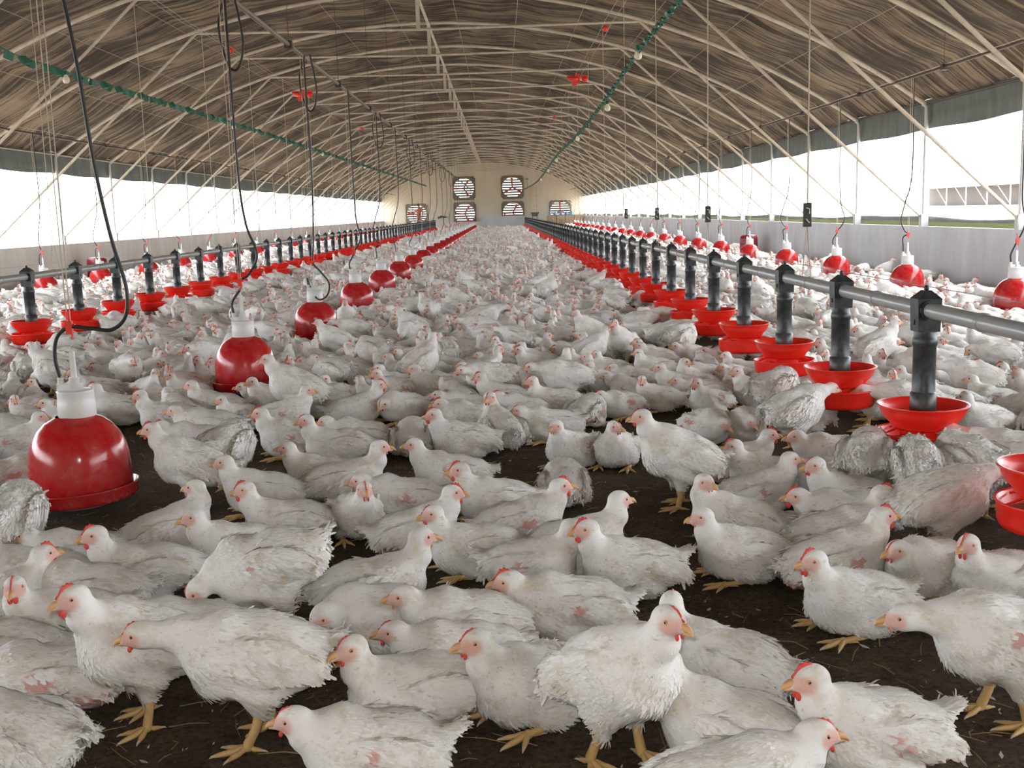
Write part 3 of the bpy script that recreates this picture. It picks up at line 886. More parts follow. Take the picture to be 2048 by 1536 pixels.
# ---------------------------------------------------------------- strings of bulbs in green wrap
def bulb_string(pts, bulbs, label, rad, wrapstep, side):
    r0 = empty('light_string', pts[0], label=label, cat='light string')
    o3 = np.array(pts[0])
    P = smooth_path([tuple(np.array(p) - o3) for p in pts], 60)
    a = MA(); a.tube(P[::3], 0.005, 6); a.build('cable', M['green'], r0)
    # the wrap: short tabs or a spiral of tape around the cable
    w = MA()
    acc = 0.0; k = 0
    for i in range(1, len(P)):
        p0, p1 = np.array(P[i - 1]), np.array(P[i])
        sl = np.linalg.norm(p1 - p0)
        t = (p1 - p0) / (sl + 1e-9)
        while acc < sl:
            c = p0 + t * acc
            k += 1
            q_ = k * 2.399
            u = np.cross(t, [0, 0, 1]); u /= np.linalg.norm(u); v_ = np.cross(u, t)
            d1 = u * math.cos(q_) + v_ * math.sin(q_)
            if side == 'left': d1 = np.array([0.7 * math.sin(q_), 0.4 * math.cos(q_ * 1.7), -1.0]); d1 /= np.linalg.norm(d1)
            d2 = np.cross(d1, t)
            L, W_ = rad, rad * 0.42
            tt = t * (wrapstep * (0.15 if side == 'left' else 0.55))
            c0 = c - d1 * (0.004 if side == 'left' else L * 0.8)
            vs = [c0 - tt - d2 * W_, c0 + tt - d2 * W_ * 0.3, c + d1 * L + tt * 1.1 - d2 * W_ * 0.3, c + d1 * L - tt * 0.9 - d2 * W_]
            vs += [x_ + d2 * W_ * 1.2 for x_ in vs]
            w.add(vs, [(0, 1, 2, 3), (7, 6, 5, 4), (0, 4, 5, 1), (1, 5, 6, 2), (2, 6, 7, 3), (3, 7, 4, 0)], 0, False)
            acc += wrapstep
        acc -= sl
    w.build('green_wrap', M['green'], r0, kind='stuff')
    for i, p in enumerate(bulbs):
        c = np.array(p) - o3
        b_ = MA(); b_.lathe([(0.001, -0.115), (0.018, -0.112), (0.030, -0.098), (0.034, -0.082), (0.030, -0.062), (0.018, -0.040), (0.014, -0.030)], n=14)
        o = b_.build('bulb', M['bulb'], r0); o.location = tuple(c)
        b_ = MA(); b_.lathe([(0.016, -0.034), (0.018, -0.03), (0.018, 0.0), (0.008, 0.006)], n=10)
        b_.build('socket', M['green'], o)
bulb_string([(-4.1, 8.6, 2.58), (-4.1, 9.38, 2.56), (-4.1, 10.6, 2.54), (-4.1, 17.33, 2.60), (-4.1, 25.6, 2.63), (-4.1, 34, 2.65), (-4.1, 45, 2.68), (-4.1, 62, 2.72)],
            [(-4.1, 10.75, 2.54), (-4.1, 17.4, 2.60), (-4.1, 26.0, 2.63), (-4.1, 34, 2.65), (-4.1, 42, 2.67), (-4.1, 50, 2.69)],
            'sagging green wrapped light string with white bulbs, left of the aisle', 0.068, 0.24, 'left')
bulb_string([(1.2, 6.4, 2.46), (1.2, 7.29, 2.41), (1.2, 9.5, 2.39), (1.2, 12.5, 2.28), (1.2, 16.7, 2.21), (1.2, 22.9, 2.21), (1.22, 30, 2.10), (1.3, 38, 2.10), (1.35, 50, 2.2), (1.35, 60, 2.3)],
            [(1.2, 9.45, 2.44), (1.24, 12.5, 2.29), (1.2, 16.7, 2.23), (1.2, 22.9, 2.20), (1.21, 27, 2.14), (1.25, 33, 2.10)],
            'green spiral wrapped light string with white bulbs, right of the aisle', 0.024, 0.055, 'right')

# ---------------------------------------------------------------- the chickens
def rotm(ry, rz):
    cy, sy, cz, sz = math.cos(ry), math.sin(ry), math.cos(rz), math.sin(rz)
    Ry = np.array([[cy, 0, sy], [0, 1, 0], [-sy, 0, cy]])
    Rz = np.array([[cz, -sz, 0], [sz, cz, 0], [0, 0, 1]])
    return Rz @ Ry

def sd_ell(p, c, r, R=None):
    q = p - np.array(c)
    if R is not None:
        q = q @ R
    r = np.array(r)
    k0 = np.linalg.norm(q / r, axis=1)
    k1 = np.linalg.norm(q / r ** 2, axis=1) + 1e-9
    return np.where(k0 < 1e-4, -min(r), k0 * (k0 - 1) / k1)

def sd_cone(p, a, b, ra, rb):
    a, b = np.array(a, float), np.array(b, float)
    ba = b - a
    h = np.clip(((p - a) @ ba) / (ba @ ba), 0, 1)
    return np.linalg.norm(p - a - h[:, None] * ba, axis=1) - (ra + (rb - ra) * h)

def smin(a, b, k):
    h = np.clip(0.5 + 0.5 * (b - a) / k, 0, 1)
    return b + (a - b) * h - k * h * (1 - h)

#            head centre            head yaw pitch  body pitch
POSES = {
    'su': ((0.150, 0.000, 0.196), 4, 0, 2),
    'sl': ((0.172, 0.000, 0.152), 0, 0, 0),
    'sR': ((0.140, -0.012, 0.192), -75, 0, 2),
    'sL': ((0.140, 0.012, 0.192), 70, 0, 2),
    'sB': ((0.118, 0.010, 0.200), 140, 0, 4),
    'st': ((0.168, 0.030, 0.112), 25, -25, 0),
    'tu': ((0.150, 0.000, 0.325), 5, 0, 14),
    'tf': ((0.230, 0.000, 0.245), 0, -6, 2),
    'tn': ((0.250, 0.000, 0.260), 0, 0, 8),
    'tp': ((0.190, 0.000, 0.150), 0, -50, -6),
    'tP': ((0.178, 0.045, 0.135), 20, -50, -20),
    'tt': ((0.188, 0.025, 0.205), 20, -38, -4),
}

class Bird:
    def __init__(s, pose, seed, fat=1.0):
        s.pose, s.seed = pose, seed
        s.rng = np.random.RandomState(seed * 71 + 3)
        H, yaw, pit, bp = POSES[pose]
        j = s.rng.uniform(-1, 1, 6)
        s.stand = pose[0] == 't'
        s.H = np.array(H) + np.array([0.010, 0.010, 0.012]) * j[:3]
        s.yaw = math.radians(yaw + 14 * j[3])
        s.pit = math.radians(pit + 5 * j[4])
        s.bp = math.radians(bp + 3 * j[5])
        s.dz = 0.098 if s.stand else 0.0
        s.fat = fat * s.rng.uniform(0.95, 1.06)
        s.tail = s.rng.uniform(-0.3, 0.9)
        s.RB = rotm(-s.bp, 0)
        s.piv = np.array([0, 0, 0.085])
        s.RH = rotm(-s.pit, s.yaw)
        s.ph = s.rng.uniform(0, 6.28, (7, 3))
        s.fr = s.rng.uniform(22, 60, (7, 3)) * s.rng.choice([-1, 1], (7, 3))
        s.barelevel = s.rng.choice([0.35, 0.6, 0.8, 1.0])
    def to_body(s, p):
        q = (p - s.piv - [0, 0, s.dz]) @ s.RB + s.piv
        if not s.stand:
            q = q / [1, 1, 0.88]
        return q
    def from_body(s, p):
        p = np.asarray(p) * ([1, 1, 1] if s.stand else [1, 1, 0.88])
        return (p - s.piv) @ s.RB.T + s.piv + [0, 0, s.dz]
    def body(s, p):
        q = s.to_body(p)
        g = s.fat
        q2 = q.copy(); q2[:, 1] = np.abs(q[:, 1])
        d = sd_ell(q2, (-0.003, 0, 0.091), (0.120, 0.086 * g, 0.082 * g))
        d = smin(d, sd_ell(q2, (0.066, 0, 0.084), (0.076, 0.080 * g, 0.084)), 0.035)
        d = smin(d, sd_ell(q2, (-0.074, 0, 0.088), (0.070, 0.068 * g, 0.062)), 0.035)
        tz = 0.105 + 0.03 * s.tail
        d = smin(d, sd_ell(q2, (-0.134, 0, tz), (0.038, 0.022, 0.013), rotm(0.15 + 0.45 * s.tail, 0)), 0.03)
        # folded wings
        d = smin(d, sd_ell(q2, (-0.024, 0.076 * g, 0.102), (0.096, 0.021, 0.050), rotm(-0.16, -0.05)), 0.008)
        # thighs
        if s.stand:
            d = smin(d, sd_ell(q2, (-0.005, 0.046, 0.040), (0.048, 0.034, 0.052)), 0.02)
            d = smin(d, sd_cone(q2, (-0.004, 0.047, 0.02), (-0.012, 0.045, -0.022), 0.028, 0.013), 0.02)
        else:
            d = smin(d, sd_ell(q2, (0.005, 0.066, 0.040), (0.062, 0.032, 0.042)), 0.016)
        return d
    def sdf(s, p, detail=True):
        d = s.body(p)
        # neck
        nb = s.from_body([(0.085, 0, 0.125)])[0]
        Hc = s.H + s.RH @ np.array([-0.012, 0, -0.004])
        mid = nb * 0.45 + Hc * 0.55 + np.array([0.018, 0, -0.006])
        if s.pose in ('tf', 'tn', 'tp', 'tP'):
            mid = nb * 0.5 + Hc * 0.5 + np.array([0, 0, 0.006])
        r1 = 0.058 if s.pose != 'tn' else 0.036
        d = smin(d, sd_cone(p, nb, mid, r1, 0.034 if s.pose != 'tn' else 0.025), 0.045)
        d = smin(d, sd_cone(p, mid, Hc, 0.034 if s.pose != 'tn' else 0.024, 0.0245), 0.02)
        # head
        h = sd_ell(p, s.H, (0.032, 0.0245, 0.0275), s.RH)
        a = s.H + s.RH @ np.array([0.012, 0, -0.004])
        b = s.H + s.RH @ np.array([0.034, 0, -0.008])
        h = smin(h, sd_cone(p, a, b, 0.018, 0.0095), 0.012)
        d = smin(d, h, 0.014)
        if detail:
            n = 0
            for k in range(7):
                n = n + np.sin(p @ s.fr[k] + s.ph[k, 0]) * np.sin(p[:, 2] * 40 + s.ph[k, 1])
            away = np.clip((np.linalg.norm(p - s.H, axis=1) - 0.04) / 0.05, 0, 1)
            d = d + 0.0016 * n * away
        if not s.stand:
            k = 0.016
            z = 0.004 - p[:, 2]
            d = -smin(-d, -z, k)
        return d
    def surface(s, h):
        lo = np.array([-0.235, -0.14, -0.012]); hi = np.array([0.30, 0.14, 0.375])
        n = np.ceil((hi - lo) / h).astype(int) + 1
        g = [lo[i] + h * np.arange(n[i]) for i in range(3)]
        G = np.stack(np.meshgrid(*g, indexing='ij'), -1).reshape(-1, 3)
        F = s.sdf(G).reshape(n)
        ins = F < 0
        c = np.zeros(n - 1, int)
        for dx in (0, 1):
            for dy in (0, 1):
                for dz in (0, 1):
                    c += ins[dx:n[0] - 1 + dx, dy:n[1] - 1 + dy, dz:n[2] - 1 + dz]
        act = (c > 0) & (c < 8)
        idx = -np.ones(n - 1, int)
        idx[act] = np.arange(act.sum())
        V = lo + h * (np.argwhere(act) + 0.5)
        quads = []
        for ax in range(3):
            sl0 = [slice(None)] * 3; sl1 = [slice(None)] * 3
            sl0[ax] = slice(0, -1); sl1[ax] = slice(1, None)
            a, b = ins[tuple(sl0)], ins[tuple(sl1)]
            e = np.argwhere(a != b)
            o1, o2 = (ax + 1) % 3, (ax + 2) % 3
            e = e[(e[:, o1] > 0) & (e[:, o2] > 0) & (e[:, o1] < n[o1] - 1) & (e[:, o2] < n[o2] - 1)]
            fl = a[tuple(e.T)]
            def cell(d1, d2):
                q = e.copy(); q[:, o1] -= d1; q[:, o2] -= d2
                return idx[tuple(q.T)]
            Q = np.stack([cell(1, 1), cell(0, 1), cell(0, 0), cell(1, 0)], 1)
            Q[~fl] = Q[~fl][:, ::-1]
            quads.append(Q)
        Q = np.concatenate(quads)
        Q = Q[(Q >= 0).all(1)]
        for it in range(5):
            d = s.sdf(V)
            gr = s.grad(V)
            V = V - gr * np.clip(d, -h, h)[:, None] * 0.8
        return V, Q
    def grad(s, V, e=0.0015):
        g = np.stack([s.sdf(V + np.eye(3)[i] * e) - s.sdf(V - np.eye(3)[i] * e) for i in range(3)], 1)
        return g / (np.linalg.norm(g, axis=1, keepdims=True) + 1e-9)
    def tint(s, V):
        """red: bare skin, green: face skin, blue: dirt"""
        q = (V - s.H) @ s.RH
        face = np.clip(1 - (np.linalg.norm((q - [0.016, 0, -0.004]) / [0.026, 0.05, 0.021], axis=1) - 0.75) * 3, 0, 1) * np.clip((q[:, 0] + 0.014) * 60, 0, 1)
        face = face * np.where(np.abs(q[:, 1]) < 0.02, np.clip(1.0 - (q[:, 2] - 0.012) * 60, 0.15, 1), 1.0)
        b = s.to_body(V)
        y = np.abs(b[:, 1])
        L = s.barelevel
        bare = np.exp(-(((b[:, 0] + 0.075) / 0.05) ** 2 + ((b[:, 2] - 0.062) / 0.026) ** 2)) * (y > 0.03) * L
        bare += 1.1 * L * np.exp(-(((b[:, 0] - 0.02) / 0.03) ** 2 + ((b[:, 2] - 0.118) / 0.022) ** 2)) * (y > 0.045)
        bare += 0.6 * L * np.exp(-(((b[:, 0] + 0.13) / 0.03) ** 2 + ((b[:, 2] - 0.06) / 0.03) ** 2))
        if s.pose in ('tn', 'tp'):
            nk = np.clip((V[:, 0] - 0.155) / 0.03, 0, 1) * np.clip(1 - face, 0, 1)
            bare += nk * (1.0 if s.pose == 'tn' else 0.45)
        dirt = np.clip(1 - b[:, 2] / 0.05, 0, 1) * 0.7 + 0.5 * np.exp(-((b[:, 0] + 0.03) / 0.07) ** 2 - ((b[:, 2] - 0.08) / 0.03) ** 2)
        return np.stack([np.clip(bare, 0, 1), face * 0.78, np.clip(dirt, 0, 1)], 1)
    def feathers(s, V, Q, count, big=1.0):
        rng = s.rng
        P = V[Q]
        c = P.mean(1)
        ar = np.linalg.norm(np.cross(P[:, 2] - P[:, 0], P[:, 3] - P[:, 1]), axis=1)
        t = s.tint(c)
        b = s.to_body(c)
        hd = np.linalg.norm(c - s.H, axis=1)
        w = ar * np.clip((hd - 0.040) / 0.03, 0, 1) * (1 - 0.85 * (t[:, 0] > 0.5)) * (c[:, 2] > 0.012)
        w = w * (1 + 1.6 * (b[:, 0] < -0.10) + 0.4 * (b[:, 0] < -0.05))
        i = rng.choice(len(c), count, p=w / w.sum())
        u = rng.rand(count, 2)
        p = (P[i, 0] * (1 - u[:, :1]) + P[i, 1] * u[:, :1]) * (1 - u[:, 1:]) + (P[i, 3] * (1 - u[:, :1]) + P[i, 2] * u[:, :1]) * u[:, 1:]
        N = s.grad(p)
        b = s.to_body(p); hd = np.linalg.norm(p - s.H, axis=1)
        back = s.RB @ np.array([-1, 0, 0.0])
        flow = np.tile(back, (count, 1)) + np.array([0, 0, -0.45])
        # on the neck the feathers run down towards the body
        nk = np.clip((0.13 - hd) / 0.06, 0, 1)[:, None]
        down = s.from_body([(0.03, 0, 0.06)])[0] - s.H
        down = down / np.linalg.norm(down)
        flow = flow * (1 - nk) + down * nk * 1.2
        tail = np.clip((-b[:, 0] - 0.09) / 0.05, 0, 1)[:, None]
        up_ = tail * ((b[:, 2] > 0.095) & (np.abs(b[:, 1]) < 0.035))[:, None]
        flow = flow + np.clip(tail - up_, 0, 1) * np.array([0, 0, -0.6])
        flow = flow + up_ * (s.RB @ np.array([-0.6, 0, 0.25 + 0.5 * s.tail]))
        flow = flow + rng.normal(0, 0.17, (count, 3)) * (1 + tail * 0.9)
        flow = flow - N * (flow * N).sum(1, keepdims=True)
        flow /= np.linalg.norm(flow, axis=1, keepdims=True) + 1e-9
        side = np.cross(flow, N)
        under = np.clip((0.045 - b[:, 2]) / 0.03, 0, 1)
        wing = ((np.abs(b[:, 1]) > 0.055) & (b[:, 0] < 0.05) & (b[:, 2] > 0.07)).astype(float)
        L = (0.019 + 0.010 * wing + 0.007 * tail[:, 0] + 0.004 * under) * (1 - 0.5 * nk[:, 0]) * rng.uniform(0.7, 1.25, count) * big
        Wd = (0.0029 + 0.0014 * wing - 0.0012 * under) * rng.uniform(0.7, 1.3, count) * big * (1 - 0.35 * nk[:, 0])
        lift = rng.uniform(0.0, 0.13, count) + 0.30 * tail[:, 0] * rng.rand(count) + 0.06 * under + 0.5 * (rng.rand(count) < 0.03) * (0.2 + tail[:, 0] + wing * 0.6)
        lift = lift * (1 - 0.5 * nk[:, 0])
        rows = [(0.0, 0.55, -0.0015), (0.45, 1.0, 0.0), (0.85, 0.72, 0.0)]
        vs = []
        for tt, ww, dn in rows:
            cen = p + flow * (L * tt)[:, None] + N * (dn + L * lift * tt)[:, None]
            vs += [cen - side * (Wd * ww)[:, None], cen + side * (Wd * ww)[:, None]]
        tip = p + flow * L[:, None] + N * (L * lift * 0.85)[:, None] + side * (rng.uniform(-0.6, 0.6, count) * Wd)[:, None]
        vs.append(tip)
        VV = np.stack(vs, 1).reshape(-1, 3)
        VV[:, 2] = np.maximum(VV[:, 2], 0.003)
        base = np.arange(count)[:, None] * 7
        q = np.concatenate([base + [0, 1, 3, 2], base + [2, 3, 5, 4]]).reshape(-1, 4)
        tr = (base + [4, 5, 6]).reshape(-1, 3)
        fn = -np.cross(flow, side)
        own = N * 1.0 + flow * 0.0
        NN = np.repeat(own * 0.9 - flow * lift[:, None] * 0.7 + rng.normal(0, 0.10, (count, 3)) + 0.0 * fn, 7, axis=0)
        NN /= np.linalg.norm(NN, axis=1, keepdims=True)
        tp = s.tint(p)
        tp[:, 0] *= 0.8
        T = np.repeat(tp, 7, axis=0)
        return VV, [tuple(x) for x in q.tolist()] + [tuple(x) for x in tr.tolist()], NN, T
    # hard parts, in the bird's own frame
    def hp(s, pts):
        return [tuple(s.H + s.RH @ np.array(p)) for p in pts]
    def beak(s, ma, m=0):
        pts = s.hp([(0.030, 0, -0.004), (0.040, 0, -0.0035), (0.048, 0, -0.006), (0.0545, 0, -0.0105), (0.0575, 0, -0.0155)])
        ma.tube(pts, [0.0095, 0.0082, 0.0062, 0.0035, 0.0008], 8, m)
        pts = s.hp([(0.030, 0, -0.0115), (0.040, 0, -0.0125), (0.050, 0, -0.0145)])
        ma.tube(pts, [0.0075, 0.0055, 0.0015], 8, m)
    def comb(s, ma, size, m=0):
        k = {0: 0.28, 1: 0.55, 2: 0.95}[size]
        n = 17
        prof = []
        for i in range(n):
            t = i / (n - 1)
            x = 0.036 - 0.046 * t
            z0 = 0.0265 * math.sqrt(max(0, 1 - (x / 0.036) ** 2)) - 0.004 if x < 0.03 else 0.006
            hgt = (0.012 * math.sin(math.pi * min(1, t * 0.9 + 0.12)) + 0.0035) * k
            hgt *= 0.72 + 0.28 * abs(math.sin(t * math.pi * 4.5)) * 1.3
            prof.append((x, z0, hgt))
        v, f = [], []
        for x, z0, h in prof:
            w = 0.0024
            v += self_pts(s, [(x, -w, z0), (x, -w * 0.6, z0 + h * 0.7), (x - 0.002, 0, z0 + h), (x, w * 0.6, z0 + h * 0.7), (x, w, z0)])
        for i in range(n - 1):
            for a in range(4):
                f.append((i * 5 + a, i * 5 + a + 1, (i + 1) * 5 + a + 1, (i + 1) * 5 + a))
        f.append((0, 1, 2, 3, 4)); f.append(tuple((n - 1) * 5 + i for i in (4, 3, 2, 1, 0)))
        ma.add(v, f, m)
    def wattle(s, ma, size, sg, m=0):
        k = {0: 0.5, 1: 0.75, 2: 1.15}[size]
        c = self_pts(s, [(0.026, 0.007 * sg, -0.022 - 0.004 * k)])[0]
        ma.ball(c, (0.006 * k, 0.0035, 0.009 * k), 8, m)
    def eye(s, ma, sg, m0=0, m1=1):
        n = 8
        for (r, dy, rr, m) in ((0.0050, 0.0, 0.0, m1), (0.0031, 0.0016, 0.0, m0)):
            v, f = [], []
            prof = [(r, 0.0), (r * 0.92, r * 0.3), (r * 0.6, r * 0.55), (1e-5, r * 0.68)]
            for a, z in prof:
                for k in range(n):
                    q = 2 * math.pi * k / n * sg
                    v.append((0.011 + a * math.cos(q), sg * (0.0218 + dy + z), 0.004 + a * math.sin(q)))
            for i in range(3):
                for k in range(n):
                    f.append((i * n + k, i * n + (k + 1) % n, (i + 1) * n + (k + 1) % n, (i + 1) * n + k)[::-1])
            ma.add(self_pts(s, v), f, m)
    def leg(s, ma, sg, m0=0, m1=1):
        r = np.random.RandomState(s.seed * 5 + (1 if sg > 0 else 2))
        if s.stand:
            dx = (0.026 if sg > 0 else -0.018) * (1 if s.seed % 2 else -1)
            top = s.from_body([(-0.010, 0.045 * sg, -0.010)])[0]
            a = np.array([dx, 0.048 * sg, 0.012])
            ma.tube([top, top * 0.5 + a * 0.5 + [-0.004, 0, 0], a + [-0.001, 0, 0.006], a], [0.0125, 0.0098, 0.0108, 0.0098], 10, m0)
            yw = r.uniform(-0.2, 0.2)
        else:
            a = np.array([0.085 + r.uniform(-0.012, 0.012), 0.066 * sg, 0.009])
            ma.tube([(0.0, 0.072 * sg, 0.020), (0.04, 0.071 * sg, 0.014), a], [0.0085, 0.0080, 0.0078], 10, m0)
            yw = sg * 0.15
        ma.ball(a, 0.0105, 8, m0)
        for ang, ln, rr in ((yw, 0.064, 0.0070), (yw + 0.62, 0.050, 0.0062), (yw - 0.62, 0.052, 0.0062), (yw + math.pi - 0.35 * sg, 0.028, 0.0055)):
            c, sn = math.cos(ang), math.sin(ang)
            pts = [(a[0] + c * ln * t, a[1] + sn * ln * t, z) for t, z in ((0, 0.010), (0.25, 0.0105), (0.5, 0.0068), (0.8, 0.0062), (1.0, 0.0048))]
            ma.tube(pts, [rr * 1.15, rr, rr * 1.02, rr * 0.85, rr * 0.6], 8, m0)
            e = pts[-1]
            ma.tube([e, (e[0] + c * 0.008, e[1] + sn * 0.008, 0.004), (e[0] + c * 0.013, e[1] + sn * 0.013, 0.0012)], [rr * 0.55, rr * 0.4, 0.0006], 6, m1)

def self_pts(s, pts):
    return [tuple(s.H + s.RH @ np.array(p)) for p in pts]

def color_attr(me, T):
    a = me.color_attributes.new('tint', 'FLOAT_COLOR', 'POINT')
    a.data.foreach_set('color', np.concatenate([T, np.ones((len(T), 1))], 1).astype(np.float32).ravel())

def near_bird(pose, seed, fat=1.0, nf=3600):
    """returns dict part name -> list of meshes"""
    B = Bird(pose, seed, fat)
    V, Q = B.surface(0.0075)
    me = bpy.data.meshes.new('chicken_body')
    me.from_pydata(V.tolist(), [], Q.tolist())
    me.materials.append(M['feather'])
    me.polygons.foreach_set('use_smooth', [True] * len(me.polygons))
    color_attr(me, B.tint(V))
    out = {'body': me}
    FV, FF, FN, FT = B.feathers(V, Q, nf)
    pl = bpy.data.meshes.new('plumage')
    pl.from_pydata(FV.tolist(), [], FF)
    pl.materials.append(M['feather'])
    pl.polygons.foreach_set('use_smooth', [True] * len(pl.polygons))
    color_attr(pl, FT)
    pl.normals_split_custom_set_from_vertices(FN.tolist())
    out['plumage'] = pl
    a = MA(); B.beak(a); out['beak'] = a.mesh('beak', M['beak'])
    for k in (0, 1, 2):
        cm = M['comb'] if k else M['pale_comb']
        a = MA(); B.comb(a, k); out['comb%d' % k] = a.mesh('comb', cm)
        for sg, nm in ((1, 'a'), (-1, 'b')):
            a = MA(); B.wattle(a, k, sg); out['wattle%d%s' % (k, nm)] = a.mesh('wattle', cm)
    for sg, nm in ((1, 'a'), (-1, 'b')):
        a = MA(); B.eye(a, sg); out['eye' + nm] = a.mesh('eye', [M['pupil'], M['iris']])
        a = MA(); B.leg(a, sg); out['leg' + nm] = a.mesh('leg', [M['leg'], M['claw']])
    return out

def whole_bird(pose, seed, comb, h=0.0105, nf=900):
    """one mesh bird for copies too small to show their parts"""
    B = Bird(pose, seed)
    V, Q = B.surface(h)
    FV, FF, FN, FT = B.feathers(V, Q, nf, 1.25)
    a = MA()
    a.v = V.tolist() + FV.tolist()
    a.f = Q.tolist() + [tuple(i + len(V) for i in q) for q in FF]
    a.m = [0] * len(a.f); a.sm = [True] * len(a.f)
    k0 = len(a.v)
    B.beak(a, 1); B.comb(a, comb, 2); B.wattle(a, comb, 1, 2); B.wattle(a, comb, -1, 2)
    B.eye(a, 1, 3, 3); B.eye(a, -1, 3, 3)
    B.leg(a, 1, 4, 4); B.leg(a, -1, 4, 4)
    me = a.mesh('chicken', [M['feather'], M['beak'], M['comb'] if comb else M['pale_comb'], M['pupil'], M['leg']])
    T = np.zeros((len(a.v), 3)); T[:len(V)] = B.tint(V); T[len(V):len(V) + len(FV)] = FT
    color_attr(me, T)
    return me

